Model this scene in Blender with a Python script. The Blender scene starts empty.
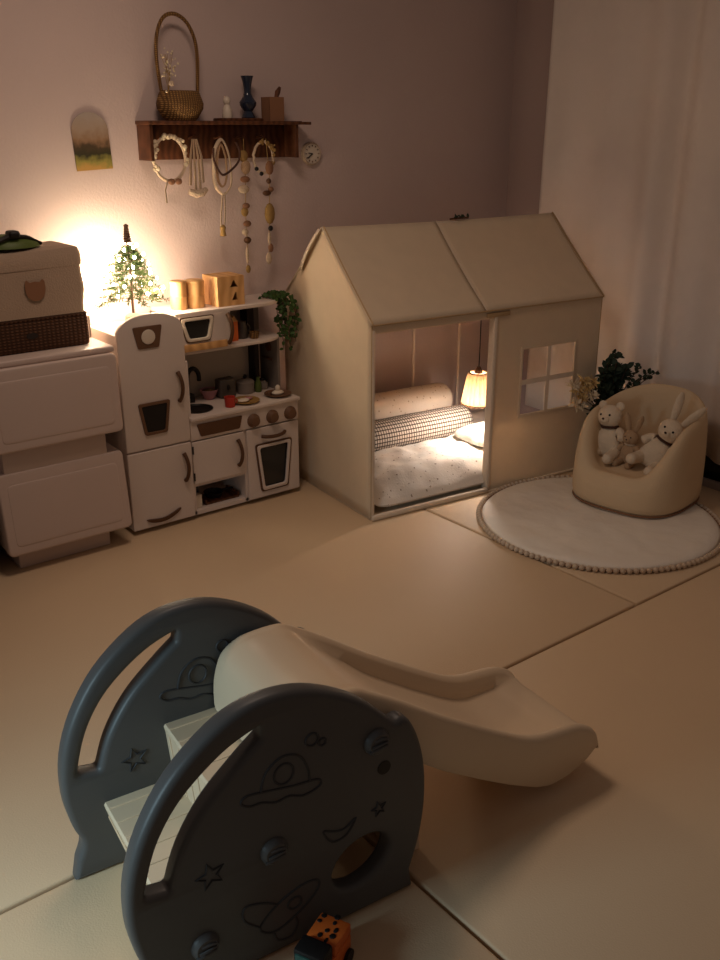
import bpy, bmesh, math, random
from mathutils import Vector, Matrix, noise
random.seed(7)
S = bpy.context.scene
COL = S.collection
PI = math.pi

# ------------------------------------------------------------------ materials
def lin(h):
    h = h.lstrip('#')
    r = [int(h[i:i+2], 16)/255 for i in (0, 2, 4)]
    return tuple(c/12.92 if c <= .04045 else ((c+.055)/1.055)**2.4 for c in r) + (1,)

def mat(name, col, rough=.6, var=.08, scale=20, bump=0., bscale=None, trans=0., metal=0., spec=.3, sheen=0.):
    m = bpy.data.materials.new(name); m.use_nodes = True
    nt = m.node_tree; n = nt.nodes; l = nt.links
    b = n['Principled BSDF']; c = lin(col)
    b.inputs['Roughness'].default_value = rough
    b.inputs['Metallic'].default_value = metal
    b.inputs['Specular IOR Level'].default_value = spec
    if sheen: b.inputs['Sheen Weight'].default_value = sheen
    tc = n.new('ShaderNodeTexCoord')
    nz = n.new('ShaderNodeTexNoise'); nz.inputs['Scale'].default_value = scale; nz.inputs['Detail'].default_value = 3
    l.new(tc.outputs['Object'], nz.inputs['Vector'])
    mx = n.new('ShaderNodeMix'); mx.data_type = 'RGBA'
    mx.inputs[6].default_value = tuple(x*(1-var) for x in c[:3]) + (1,)
    mx.inputs[7].default_value = tuple(min(1, x*(1+var)) for x in c[:3]) + (1,)
    l.new(nz.outputs['Fac'], mx.inputs[0]); l.new(mx.outputs[2], b.inputs['Base Color'])
    if bump:
        bn = n.new('ShaderNodeTexNoise'); bn.inputs['Scale'].default_value = bscale or scale*4
        l.new(tc.outputs['Object'], bn.inputs['Vector'])
        bp = n.new('ShaderNodeBump'); bp.inputs['Strength'].default_value = bump; bp.inputs['Distance'].default_value = .01
        l.new(bn.outputs['Fac'], bp.inputs['Height']); l.new(bp.outputs['Normal'], b.inputs['Normal'])
    if trans:
        t = n.new('ShaderNodeBsdfTranslucent'); l.new(mx.outputs[2], t.inputs['Color'])
        ms = n.new('ShaderNodeMixShader'); ms.inputs[0].default_value = trans
        l.new(b.outputs[0], ms.inputs[1]); l.new(t.outputs[0], ms.inputs[2])
        l.new(ms.outputs[0], n['Material Output'].inputs['Surface'])
    m['mx'] = mx.name
    return m

def emit(name, col, strength):
    m = bpy.data.materials.new(name); m.use_nodes = True
    b = m.node_tree.nodes['Principled BSDF']
    b.inputs['Base Color'].default_value = lin(col)
    b.inputs['Emission Color'].default_value = lin(col); b.inputs['Emission Strength'].default_value = strength
    return m

def uvpattern(name, base, ink, kind, su, sv, w):
    """fabric with a woven check or a small print laid out in the cloth's own UV"""
    m = mat(name, base, .9, .05, 30, .15, 120)
    n = m.node_tree.nodes; l = m.node_tree.links; b = n['Principled BSDF']
    uv = n.new('ShaderNodeTexCoord'); mp = n.new('ShaderNodeMapping'); mp.inputs['Scale'].default_value = (su, sv, 1)
    l.new(uv.outputs['UV'], mp.inputs['Vector'])
    def math_(op, a, bb=None):
        k = n.new('ShaderNodeMath'); k.operation = op
        if hasattr(a, 'links'): l.new(a, k.inputs[0])
        else: k.inputs[0].default_value = a
        if bb is not None:
            if hasattr(bb, 'links'): l.new(bb, k.inputs[1])
            else: k.inputs[1].default_value = bb
        return k.outputs[0]
    if kind == 'grid':
        sp = n.new('ShaderNodeSeparateXYZ'); l.new(mp.outputs[0], sp.inputs[0])
        fx = math_('LESS_THAN', math_('FRACT', sp.outputs[0]), w); fy = math_('LESS_THAN', math_('FRACT', sp.outputs[1]), w)
        f = math_('MAXIMUM', fx, fy)
    else:
        v = n.new('ShaderNodeTexVoronoi'); v.inputs['Scale'].default_value = 1; v.voronoi_dimensions = '2D'
        l.new(mp.outputs[0], v.inputs['Vector'])
        nz = n.new('ShaderNodeTexNoise'); nz.inputs['Scale'].default_value = 3.; l.new(mp.outputs[0], nz.inputs['Vector'])
        f = math_('LESS_THAN', math_('ADD', v.outputs['Distance'], math_('MULTIPLY', nz.outputs['Fac'], .35)), w)
    mx = n.new('ShaderNodeMix'); mx.data_type = 'RGBA'
    l.new(f, mx.inputs[0]); l.new(n[m['mx']].outputs[2], mx.inputs[6]); mx.inputs[7].default_value = lin(ink)
    l.new(mx.outputs[2], b.inputs['Base Color'])
    return m

def weave(name, c1, c2, sc=90):
    m = mat(name, c1, .8, .2, 30)
    n = m.node_tree.nodes; l = m.node_tree.links; b = n['Principled BSDF']
    tc = n.new('ShaderNodeTexCoord')
    w1 = n.new('ShaderNodeTexWave'); w1.wave_type = 'BANDS'; w1.bands_direction = 'Z'; w1.inputs['Scale'].default_value = sc/6; w1.inputs['Distortion'].default_value = 1.
    w2 = n.new('ShaderNodeTexWave'); w2.bands_direction = 'X'; w2.inputs['Scale'].default_value = sc/9; w2.inputs['Distortion'].default_value = 1.
    for w in (w1, w2): l.new(tc.outputs['Object'], w.inputs['Vector'])
    k = n.new('ShaderNodeMath'); k.operation = 'MULTIPLY'; l.new(w1.outputs['Fac'], k.inputs[0]); l.new(w2.outputs['Fac'], k.inputs[1])
    mx = n.new('ShaderNodeMix'); mx.data_type = 'RGBA'; l.new(k.outputs[0], mx.inputs[0])
    mx.inputs[6].default_value = lin(c2); l.new(n[m['mx']].outputs[2], mx.inputs[7]); l.new(mx.outputs[2], b.inputs['Base Color'])
    bp = n.new('ShaderNodeBump'); bp.inputs['Strength'].default_value = .6; bp.inputs['Distance'].default_value = .006
    l.new(k.outputs[0], bp.inputs['Height']); l.new(bp.outputs['Normal'], b.inputs['Normal'])
    return m

def woodmat(name, c1, c2, sc=8, rough=.5, direction='X', dist=6):
    m = mat(name, c1, rough, .1, 30)
    n = m.node_tree.nodes; l = m.node_tree.links; b = n['Principled BSDF']
    tc = n.new('ShaderNodeTexCoord'); w = n.new('ShaderNodeTexWave'); w.bands_direction = direction
    w.inputs['Scale'].default_value = sc; w.inputs['Distortion'].default_value = dist; w.inputs['Detail'].default_value = 2
    l.new(tc.outputs['Object'], w.inputs['Vector'])
    mx = n.new('ShaderNodeMix'); mx.data_type = 'RGBA'; l.new(w.outputs['Fac'], mx.inputs[0])
    mx.inputs[6].default_value = lin(c2); l.new(n[m['mx']].outputs[2], mx.inputs[7]); l.new(mx.outputs[2], b.inputs['Base Color'])
    return m

M = {}
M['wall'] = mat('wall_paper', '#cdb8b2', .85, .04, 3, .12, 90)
M['wall_shade'] = mat('wall_paper_shaded', '#b09a94', .85, .04, 3, .12, 90)  # same wallpaper with the side wall's shade put into its colour
M['floor'] = woodmat('floor_wood', '#8a6a48', '#765a3c', 6)
M['foam'] = mat('foam_mat_leather', '#d9be9c', .55, .035, 2.5, .10, 220, spec=.25)
M['curtain'] = mat('curtain_cloth', '#f0e3d9', .9, .04, 12, .1, 300, trans=.1)
M['white'] = mat('white_painted_wood', '#d3c4ba', .45, .04, 8)
M['whitepl'] = mat('white_plastic', '#c6b2a8', .4, .03, 5)
M['tent'] = mat('tent_cotton', '#e6d2b6', .95, .05, 14, .12, 250, trans=.18)
M['tentw'] = mat('tent_trim', '#e3d2bd', .9, .04, 14, .1, 200, trans=.1)
M['seam'] = mat('tent_seam', '#b5966f', .9, .05, 20)
M['pole'] = mat('tent_pole', '#d8c6b4', .5, .05, 20)
M['brown'] = mat('brown_bronze_trim', '#5a3d29', .45, .12, 20, metal=.1)
M['brown2'] = mat('brown_plate', '#6a4c37', .5, .1, 20)
M['black'] = mat('black_plastic', '#1b1716', .45, .1, 20)
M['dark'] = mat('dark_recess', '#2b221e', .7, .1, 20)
M['glassd'] = mat('smoky_acrylic', '#2c2a28', .15, .1, 10, spec=.5)
M['grey'] = mat('grey_panel', '#80766e', .6, .05, 10)
M['canvas2'] = mat('pale_grey_board', '#b3a89c', .6, .05, 10)
M['shelfw'] = woodmat('walnut_shelf', '#6a4028', '#4d2c1a', 10)
M['wick'] = weave('wicker', '#b5894f', '#5e4226', 260)
M['wickd'] = weave('dark_wicker', '#64402a', '#3c2414', 170)
M['pine'] = woodmat('pale_pine', '#d8a870', '#c08f58', 7)
M['canvas'] = mat('canvas_cloth', '#ab9480', .95, .06, 16, .25, 160)
M['bearp'] = mat('brown_print', '#8a6248', .9, .05, 20)
M['blue'] = mat('slate_blue_plastic', '#535353', .42, .04, 6, .03, 300)
M['groove_shade'] = mat('slate_groove_shade', '#3a3b3e', .6, .05, 6)  # groove shade painted in: darker grey than the panel plastic
M['slide'] = mat('cream_plastic', '#ddc6a8', .38, .03, 5)
M['chair'] = mat('pouf_fabric', '#d6bb98', .9, .05, 9, .15, 160, spec=.1)
M['rmat'] = mat('padded_mat_cotton', '#ece2d4', .95, .05, 7, .6, 14)
M['pom'] = mat('pompom_wool', '#cdb79f', 1, .1, 60, .4, 200)
M['doll'] = mat('knit_cream', '#e0cbb0', 1, .08, 50, .6, 240)
M['doll2'] = mat('knit_tan', '#b99877', 1, .08, 50, .6, 240)
M['collar'] = mat('dark_ribbon', '#4a3128', .8, .1, 20)
M['check'] = uvpattern('checked_cotton', '#d8cbbd', '#55463c', 'grid', 60, 26, .30)
M['dots'] = uvpattern('dotted_cotton', '#dccbb8', '#b39a80', 'dots', 20, 12, .25)
M['print'] = uvpattern('printed_quilt', '#eae2d8', '#9a8a7a', 'dots', 19, 12, .235)
M['bed'] = mat('cream_mattress', '#d9c8b2', .95, .05, 10, .2, 90)
M['pill'] = mat('white_pillow', '#e2dace', .95, .04, 8, .25, 60)
M['blank'] = mat('greige_blanket', '#b5a698', .95, .06, 12, .3, 80)
M['leaf'] = mat('fir_green', '#4b5a30', .7, .25, 30)
M['euc'] = mat('eucalyptus_green', '#2c3a2c', .7, .25, 30, trans=.1)
M['ivy'] = mat('ivy_green', '#3d5a2a', .6, .3, 40, trans=.1)
M['bark'] = mat('bark', '#5a4030', .8, .2, 40)
M['yellow'] = mat('yellow_petals', '#dcbf86', .8, .15, 40, trans=.2)
M['cream'] = mat('cream_petals', '#dac9ac', .9, .1, 40)
M['red'] = mat('red_plastic', '#b03528', .4, .06, 10)
M['orange'] = mat('orange_plastic', '#d06428', .4, .06, 10)
M['pink'] = mat('pink_plastic', '#a87880', .5, .06, 10)
M['greenp'] = mat('green_plastic', '#52602c', .5, .1, 10)
M['navy'] = mat('navy_glass', '#20283a', .15, .1, 10, spec=.6)
M['china'] = mat('white_china', '#d8cab8', .3, .04, 10)
M['steel'] = mat('tin', '#57504b', .35, .08, 20, metal=.5)
M['ribbon'] = mat('lace_ribbon', '#cdb69c', .95, .1, 50, .4, 150)
M['dried'] = mat('dried_flowers', '#9a7a48', .9, .3, 60)
M['shell'] = mat('shells', '#8a6248', .6, .25, 60)
M['gold'] = mat('gold_plate', '#a8834a', .4, .1, 20, metal=.3)
M['glass'] = mat('night_glass', '#14100e', .08, .05, 5, spec=.6)
M['teal'] = mat('teal_plastic', '#2f5048', .5, .1, 10)
M['soil'] = mat('burlap', '#7a6040', 1, .2, 60, .4)
M['bulb'] = emit('fairy_bulb', '#fff0d0', 55)
M['lampbulb'] = emit('warm_bulb', '#fff4e4', 45)

# ------------------------------------------------------------------ mesh builder
class G:
    def __init__(s): s.bm = bmesh.new(); s.uv = s.bm.loops.layers.uv.new('UVMap')
    def _xf(s, vs, mtx):
        if mtx is not None: bmesh.ops.transform(s.bm, matrix=mtx, verts=vs)
    def box(s, x0, x1, y0, y1, z0, z1, bev=0., mtx=None, seg=2):
        r = bmesh.ops.create_cube(s.bm, size=1)['verts']
        bmesh.ops.scale(s.bm, vec=(x1-x0, y1-y0, z1-z0), verts=r)
        bmesh.ops.translate(s.bm, vec=((x0+x1)/2, (y0+y1)/2, (z0+z1)/2), verts=r)
        s._xf(r, mtx)
        if bev:
            es = list({e for v in r for e in v.link_edges})
            bmesh.ops.bevel(s.bm, geom=es, offset=bev, segments=seg, affect='EDGES', profile=.5)
        return s
    def ball(s, c, r, seg=12, mtx=None):
        if not hasattr(r, '__len__'): r = (r, r, r)
        v = bmesh.ops.create_uvsphere(s.bm, u_segments=seg, v_segments=max(6, seg*2//3), radius=1)['verts']
        m = Matrix.Translation(c) @ (mtx or Matrix()) @ Matrix.Diagonal((*r, 1))
        bmesh.ops.transform(s.bm, matrix=m, verts=v); return s
    def surf(s, rows, cu=False, cv=False):
        nr, nc = len(rows), len(rows[0])
        vs = [[s.bm.verts.new(p) for p in r] for r in rows]
        for i in range(nr if cv else nr-1):
            for j in range(nc if cu else nc-1):
                a, b = vs[i][j], vs[i][(j+1) % nc]; c, d = vs[(i+1) % nr][(j+1) % nc], vs[(i+1) % nr][j]
                try: f = s.bm.faces.new((a, b, c, d))
                except ValueError: continue
                for lp, (uu, vv) in zip(f.loops, ((i, j), (i, j+1), (i+1, j+1), (i+1, j))): lp[s.uv].uv = (uu/max(1, nr-1), vv/(nc if cu else nc-1))
        return vs
    def cap(s, ring):
        try: s.bm.faces.new(ring)
        except ValueError: pass
    def lathe(s, prof, seg=24, mtx=None, close=True):
        rows = [[Vector((r*math.cos(2*PI*k/seg), r*math.sin(2*PI*k/seg), z)) for k in range(seg)] for r, z in prof]
        if mtx is not None: rows = [[mtx @ p for p in r] for r in rows]
        vs = s.surf(rows, cu=True)
        if close: s.cap(list(reversed(vs[0]))); s.cap(vs[-1])
        return s
    def cyl(s, p0, p1, r0, r1=None, seg=16):
        return s.tube([p0, p1], [r0, r0 if r1 is None else r1], seg)
    def tube(s, pts, r, seg=8, closed=False, flat=1.):
        pts = [Vector(p) for p in pts]; n = len(pts)
        rs = r if hasattr(r, '__len__') else [r]*n
        rows = []; up = None
        for i, p in enumerate(pts):
            if closed: t = pts[(i+1) % n]-pts[i-1]
            else: t = pts[min(i+1, n-1)]-pts[max(i-1, 0)]
            t = t.normalized() if t.length > 1e-9 else Vector((0, 0, 1))
            if up is None: up = t.orthogonal().normalized()
            else:
                up = up - t*up.dot(t); up = up.normalized() if up.length > 1e-6 else t.orthogonal().normalized()
            q = t.cross(up)
            rows.append([p + up*math.cos(2*PI*k/seg)*rs[i] + q*math.sin(2*PI*k/seg)*rs[i]*flat for k in range(seg)])
        vs = s.surf(rows, cu=True, cv=closed)
        if not closed: s.cap(list(reversed(vs[0]))); s.cap(vs[-1])
        return s
    def leafq(s, c, d, nrm, ln, w):
        d = d.normalized(); q = d.cross(nrm)
        q = q.normalized() if q.length > 1e-6 else d.orthogonal().normalized()
        vs = [s.bm.verts.new(p) for p in (c, c+d*ln*.45+q*w/2, c+d*ln, c+d*ln*.45-q*w/2)]
        s.bm.faces.new(vs); return s
    def leaft(s, c, d, nrm, ln, w, th=.0012):
        """leaf with a little thickness and a folded midrib"""
        d = d.normalized(); q = d.cross(nrm); q = q.normalized() if q.length > 1e-6 else d.orthogonal().normalized(); u = q.cross(d).normalized()
        P = [c, c+d*ln*.3+q*w*.45+u*w*.12, c+d*ln*.7+q*w*.42+u*w*.12, c+d*ln, c+d*ln*.7-q*w*.42+u*w*.12, c+d*ln*.3-q*w*.45+u*w*.12]
        a = [s.bm.verts.new(p+u*th) for p in P]; b = [s.bm.verts.new(p-u*th) for p in P]
        s.bm.faces.new(a); s.bm.faces.new(list(reversed(b)))
        for i in range(6): s.bm.faces.new((a[i], b[i], b[(i+1) % 6], a[(i+1) % 6]))
        return s
    def prism(s, loops, depth, bev=0., mtx=None, bseg=2):
        """2-D outlines (holes allowed) extruded; z runs 0..depth before mtx"""
        cu = bpy.data.curves.new('tmp', 'CURVE'); cu.dimensions = '2D'; cu.fill_mode = 'BOTH'
        for lp in loops:
            sp = cu.splines.new('POLY'); sp.points.add(len(lp)-1)
            for p, (x, y) in zip(sp.points, lp): p.co = (x, y, 0, 1)
            sp.use_cyclic_u = True
        cu.extrude = max(1e-4, depth/2-bev); cu.bevel_depth = bev; cu.bevel_resolution = bseg; cu.offset = -bev
        ob = bpy.data.objects.new('tmp', cu); COL.objects.link(ob)
        dg = bpy.context.evaluated_depsgraph_get()
        me = bpy.data.meshes.new_from_object(ob.evaluated_get(dg))
        me.transform(Matrix.Translation((0, 0, depth/2)))
        if mtx is not None: me.transform(mtx)
        s.bm.from_mesh(me)
        bpy.data.objects.remove(ob); bpy.data.curves.remove(cu); bpy.data.meshes.remove(me)
        return s
    def move(s, mtx): bmesh.ops.transform(s.bm, matrix=mtx, verts=s.bm.verts); return s
    def out(s, name, m, parent=None, smooth=True, angle=40, loc=None, rz=0., sub=0, weld=True):
        if weld: bmesh.ops.remove_doubles(s.bm, verts=s.bm.verts, dist=1e-5)
        bmesh.ops.recalc_face_normals(s.bm, faces=s.bm.faces)
        me = bpy.data.meshes.new(name); s.bm.to_mesh(me); s.bm.free()
        me.materials.append(m)
        if smooth: me.shade_smooth(); 
        if smooth and angle < 180: me.set_sharp_from_angle(angle=math.radians(angle))
        o = bpy.data.objects.new(name, me); COL.objects.link(o)
        if parent: o.parent = parent
        if loc: o.location = loc
        if rz: o.rotation_euler.z = rz
        if sub:
            md = o.modifiers.new('sub', 'SUBSURF'); md.levels = sub; md.render_levels = sub
        return o

def tag(o, label, cat, group=None, kind=None):
    o['label'] = label; o['category'] = cat
    if group: o['group'] = group
    if kind: o['kind'] = kind
    return o
def T(name, label, cat, loc=(0, 0, 0), rz=0., group=None):
    o = bpy.data.objects.new(name, None); o.empty_display_size = .05; COL.objects.link(o)
    o.location = loc; o.rotation_euler.z = rz
    return tag(o, label, cat, group)
def ST(o): o['kind'] = 'structure'; return o
def lab(o, t): o['label'] = t; return o
def dup_part(o, parent, loc=None):
    c = o.copy(); COL.objects.link(c); c.parent = parent
    if loc is not None: c.location = loc
    return c
# plane matrices: 2-D (x, y) -> local (x, z), thickness towards +y
XZ = Matrix(((1, 0, 0, 0), (0, 0, 1, 0), (0, 1, 0, 0), (0, 0, 0, 1)))
def at(x=0, y=0, z=0): return Matrix.Translation((x, y, z))
def rot(a, ax): return Matrix.Rotation(a, 4, ax)
def ell(cx, cy, rx, ry, n=32, a=0.):
    ca, sa = math.cos(a), math.sin(a)
    return [(cx+rx*math.cos(t)*ca-ry*math.sin(t)*sa, cy+rx*math.cos(t)*sa+ry*math.sin(t)*ca) for t in (2*PI*k/n for k in range(n))]
def rrect(x0, x1, y0, y1, r=.01, n=4):
    o = []
    for cx, cy, a in ((x1-r, y1-r, 0), (x0+r, y1-r, PI/2), (x0+r, y0+r, PI), (x1-r, y0+r, 1.5*PI)):
        o += [(cx+r*math.cos(a+PI/2*k/n), cy+r*math.sin(a+PI/2*k/n)) for k in range(n+1)]
    return o
def rpoly(P, r=.01, n=4):
    """polygon with rounded corners"""
    o = []; k = len(P)
    for i in range(k):
        p = Vector(P[i]); a = Vector(P[i-1])-p; b = Vector(P[(i+1) % k])-p
        rr = min(r, a.length/2.1, b.length/2.1)
        A = p+a.normalized()*rr; B = p+b.normalized()*rr
        for j in range(n+1):
            t = j/n; q = A*(1-t)**2+p*2*t*(1-t)+B*t*t; o.append((q.x, q.y))
    return o
def smoothloop(P, n=6, closed=True):
    """Catmull-Rom through 2-D points"""
    o = []; k = len(P)
    for i in range(k if closed else k-1):
        g = lambda j: Vector(P[j % k]) if closed else Vector(P[max(0, min(k-1, j))])
        p0, p1, p2, p3 = g(i-1), g(i), g(i+1), g(i+2)
        for j in range(n):
            t = j/n
            o.append(tuple(.5*((2*p1)+(p2-p0)*t+(2*p0-5*p1+4*p2-p3)*t*t+(3*p1-p0-3*p2+p3)*t**3)))
    if not closed: o.append(tuple(P[-1]))
    return o
def ss(a, b, x):
    t = max(0, min(1, (x-a)/(b-a))); return t*t*(3-2*t)
def lerp(P, x):
    for (a, u), (b, v) in zip(P, P[1:]):
        if x <= b: 
            t = max(0, min(1, (x-a)/(b-a))); return u+(v-u)*t
    return P[-1][1]

# ------------------------------------------------------------------ setting
g = G(); g.box(-1.2, 4.0, -1.2, 3.75, -.09, -.04); ST(g.out('floor', M['floor']))
g = G(); g.box(-1.2, 4.05, 3.70, 3.78, -.09, 2.9); ST(g.out('wall_back', M['wall']))
g = G(); g.box(3.95, 4.05, 3.36, 3.72, -.09, 2.9); g.box(3.95, 4.05, -1.2, 3.4, 2.3, 2.9); ST(g.out('wall_right', M['wall_shade']))
w = ST(G().box(3.965, 3.985, -1.2, 3.36, -.09, 2.3).out('window_1', M['glass']))
g = G()
for y in (3.32, 2.1, .9, -.3): g.box(3.945, 3.975, y-.035, y+.035, -.09, 2.3, .004)
g.box(3.945, 3.975, -1.2, 3.36, -.09, 0.0, .004); g.box(3.945, 3.975, -1.2, 3.36, 2.24, 2.3, .004)
ST(g.out('window_frame', M['white'], w))
g = G(); g.box(-1.2, 3.95, 3.688, 3.70, -.04, .05, .003); ST(g.out('baseboard_back', M['white']))

mats = ((-.9, 2.622, 1.727, 3.665, 'cream padded play mat under the toy kitchen and in front of it'),
        (2.632, 3.86, 1.727, 3.665, 'cream padded play mat under the round cushion and armchair'),
        (1.137, 3.86, -.6, 1.717, 'cream padded play mat under the end of the slide chute'),
        (-.9, 1.127, -.6, 1.717, 'cream padded play mat under the slide steps, nearest the viewer'))
for x0, x1, y0, y1, L in mats:
    o = G().box(x0, x1, y0, y1, -.04, 0, .007, seg=3).out('play_mat', M['foam']); tag(o, L, 'play mat', 'foam play mats')

# curtain
g = G(); rows = []
for i in range(241):
    y = 3.385-i*(3.85/240); d = 3.385-y
    amp = .004+.036*ss(.2, .9, d)
    ph = d*26+1.2*math.sin(d*4.1)+.6*math.sin(d*9.3)
    col = []
    for k in range(13):
        t = k/12; z = 2.80+(.13-2.80)*t
        x = 3.885+amp*math.sin(ph+.25*math.sin(t*2))*(.75+.35*t)+.006*math.sin(d*41+t*3)*ss(.2, .9, d)
        col.append(Vector((x, y+.03*t*(1 if d < .05 else 0), z)))
    rows.append(col)
g.surf(rows); cur = g.out('curtain', M['curtain']); md = cur.modifiers.new('s', 'SOLIDIFY'); md.thickness = .004
tag(cur, 'floor-length off-white curtain hanging in folds along the right wall', 'curtain')

# ------------------------------------------------------------------ toy kitchen
K = T('toy_kitchen', 'white retro toy kitchen with fridge, stove and overhead microwave', 'toy kitchen', (1.475, 3.375, 0))
D = .29
def arch(x0, x1, z0, zs, za, n=20):
    P = [(x0, z0), (x1, z0)]
    for k in range(n+1):
        a = PI*k/n; P.append(((x0+x1)/2+(x1-x0)/2*math.cos(a), zs+(za-zs)*math.sin(a)**.8))
    return P
g = G(); g.box(.004, .284, .014, D, .02, .84, .004); g.out('fridge_body', M['white'], K)
fd = G().prism([arch(0, .288, .365, .83, .915)], .02, .004, XZ).out('fridge_door', M['white'], K)
fz = G().prism([rrect(0, .288, .022, .358, .006)], .02, .004, XZ).out('freezer_door', M['white'], K)
def vhandle(x, z0, z1, par, y=0.):
    zs = [z0+(z1-z0)*k/10 for k in range(11)]
    G().tube([(x+.006*math.sin(PI*k/10), y-.004-.024*math.sin(PI*k/10)**.6, z) for k, z in enumerate(zs)], [.0095 if k in (0, 10) else .008 for k in range(11)], 10).out('handle', M['brown'], par)
def hhandle(z, x0, x1, par, y=0.):
    xs = [x0+(x1-x0)*k/10 for k in range(11)]
    G().tube([(x, y-.004-.022*math.sin(PI*k/10)**.6, z-.004*math.sin(PI*k/10)) for k, x in enumerate(xs)], .008, 10).out('handle', M['brown'], par)
vhandle(.247, .545, .665, fd); vhandle(.25, .195, .315, fz)
cp = G().prism([rpoly([(.066, .868), (.192, .868), (.174, .780), (.084, .780)], .008)], .005, .001, at(0, -.005, 0) @ XZ).out('clock_plate', M['brown2'], fd)
G().prism([ell(.129, .826, .029, .029)], .004, .001, at(0, -.009, 0) @ XZ).out('clock_face', M['china'], cp)
dp = G().prism([rpoly([(.062, .560), (.204, .560), (.183, .425), (.084, .425)], .01), rpoly([(.076, .548), (.190, .548), (.173, .437), (.094, .437)], .008)], .007, .001, at(0, -.007, 0) @ XZ).out('dispenser_frame', M['brown2'], fd)
G().prism([rpoly([(.072, .552), (.194, .552), (.177, .433), (.090, .433)], .008)], .003, 0, at(0, -.003, 0) @ XZ).out('dispenser_panel', M['black'], dp)
G().prism([smoothloop([(.06, .062), (.14, .055), (.215, .08), (.2, .06), (.15, .04), (.09, .042)], 5)], .008, .002, at(0, -.008, 0) @ XZ).out('vent_scoop', M['brown'], fz)
X0, X1 = .29, .835
g = G()
g.box(X0, X0+.012, .012, D, .02, .70); g.box(X1-.014, X1, .012, D, .02, .445); g.box(.550, .562, .012, D, .02, .36)
g.box(X0, X1, .012, D, .018, .035); g.box(X0+.01, .556, .014, D, .147, .160); g.box(X0+.01, X1-.01, .27, D, .03, .445)
g.out('cabinet_body', M['white'], K, smooth=False)
G().box(.288, .842, -.014, D, .445, .462, .005).out('countertop', M['white'], K)
cpn = G().box(X0, X1, 0, .018, .358, .445, .003).out('control_panel', M['white'], K)
G().prism([rpoly([(.318, .428), (.54, .428), (.525, .372), (.335, .372)], .007)], .006, .0015, at(0, -.006, 0) @ XZ).out('drawer_plate', M['brown'], cpn)
for x in (.597, .695, .79):
    kn = G().lathe([(.031, 0), (.031, .006), (.024, .014), (.021, .024), (.012, .026)], 20, at(x, 0, .393) @ rot(PI/2, 'X')).out('knob', M['brown2'], cpn)
    G().box(-.003, .003, -.006, .0, -.018, .018, .001, at(x, -.025, .393) @ rot(random.uniform(-.5, .5), 'Y')).out('pointer', M['brown'], kn) if False else None
cd = G().prism([rrect(.293, .549, .162, .352, .005)], .018, .003, XZ).out('cabinet_door', M['white'], K)
vhandle(.513, .205, .322, cd)
G().box(.291, .297, -.004, .002, .18, .215, .001).out('hinge', M['black'], cd); G().box(.291, .297, -.004, .002, .30, .335, .001).out('hinge', M['black'], cd)
ov = G().prism([rrect(.562, .835, .024, .352, .005), rpoly([(.612, .268), (.782, .268), (.758, .062), (.636, .062)], .014)], .018, .003, XZ).out('oven_door', M['white'], K)
G().prism([rpoly([(.598, .28), (.796, .28), (.77, .05), (.624, .05)], .016), rpoly([(.609, .27), (.785, .27), (.761, .06), (.633, .06)], .013)], .006, .002, at(0, -.006, 0) @ XZ).out('oven_window_rim', M['brown'], ov)
G().prism([rpoly([(.606, .273), (.788, .273), (.763, .057), (.631, .057)], .014), rpoly([(.621, .260), (.773, .260), (.751, .072), (.643, .072)], .012)], .011, .003, at(0, -.010, 0) @ XZ).out('oven_window_frame', M['white'], ov)
G().prism([rpoly([(.615, .265), (.779, .265), (.757, .066), (.637, .066)], .012)], .003, 0, at(0, .006, 0) @ XZ).out('oven_glass', M['glassd'], ov)
G().box(.565, .83, .06, .25, .16, .164).out('oven_rack', M['steel'], K)
hhandle(.313, .634, .758, ov)
# backsplash, hood
G().box(X0, .775, .272, .285, .445, .72).out('backsplash', M['canvas2'], K)
ps = G().box(.822, .835, .135, .285, .46, .71, .002).out('side_panel', M['grey'], K)
G().box(.752, .775, .215, .285, .445, .72, .002).out('dark_post', M['dark'], K)
def hoodshelf(z0, z1):
    P = [(X0, .07), (.70, .07)] + [(.70+.14*math.sin(a), .17-.10*math.cos(a)) for a in (PI/2*k/8 for k in range(1, 9))] + [(.84, D), (X0, D)]
    return G().prism([P], z1-z0, .003, at(0, 0, z0))
hoodshelf(.868, .884).out('hood_top', M['white'], K)
hoodshelf(.708, .722).out('hood_shelf', M['white'], K)
hd = G().prism([rrect(X0, .548, .718, .870, .004), rpoly([(.322, .852), (.453, .852), (.435, .772), (.345, .772)], .014)], .014, .002, at(0, .07, 0) @ XZ).out('microwave_door', M['white'], K)
G().prism([rpoly([(.309, .862), (.466, .862), (.444, .762), (.336, .762)], .016), rpoly([(.325, .849), (.450, .849), (.432, .775), (.348, .775)], .012)], .012, .003, at(0, .060, 0) @ XZ).out('microwave_window_frame', M['china'], hd)
G().prism([rpoly([(.305, .866), (.470, .866), (.447, .758), (.333, .758)], .016), rpoly([(.311, .861), (.464, .861), (.443, .764), (.337, .764)], .014)], .006, .001, at(0, .065, 0) @ XZ).out('microwave_window_rim', M['brown'], hd)
G().prism([rpoly([(.318, .856), (.457, .856), (.437, .768), (.343, .768)], .012)], .003, 0, at(0, .076, 0) @ XZ).out('microwave_glass', M['glassd'], hd)
G().box(.302, .525, .062, .070, .722, .752, .002).out('name_plate', M['pine'], hd)
vhandle(.533, .735, .86, hd, .07)
g = G(); g.box(X0, X0+.01, .084, D, .72, .87); g.box(.541, .548, .084, D, .72, .87); g.box(X0, .82, .28, D, .72, .87)
g.out('hood_body', M['grey'], K, smooth=False)
G().box(.722, .758, .22, .28, .722, .868, .002).out('hood_post', M['dark'], K)
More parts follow.
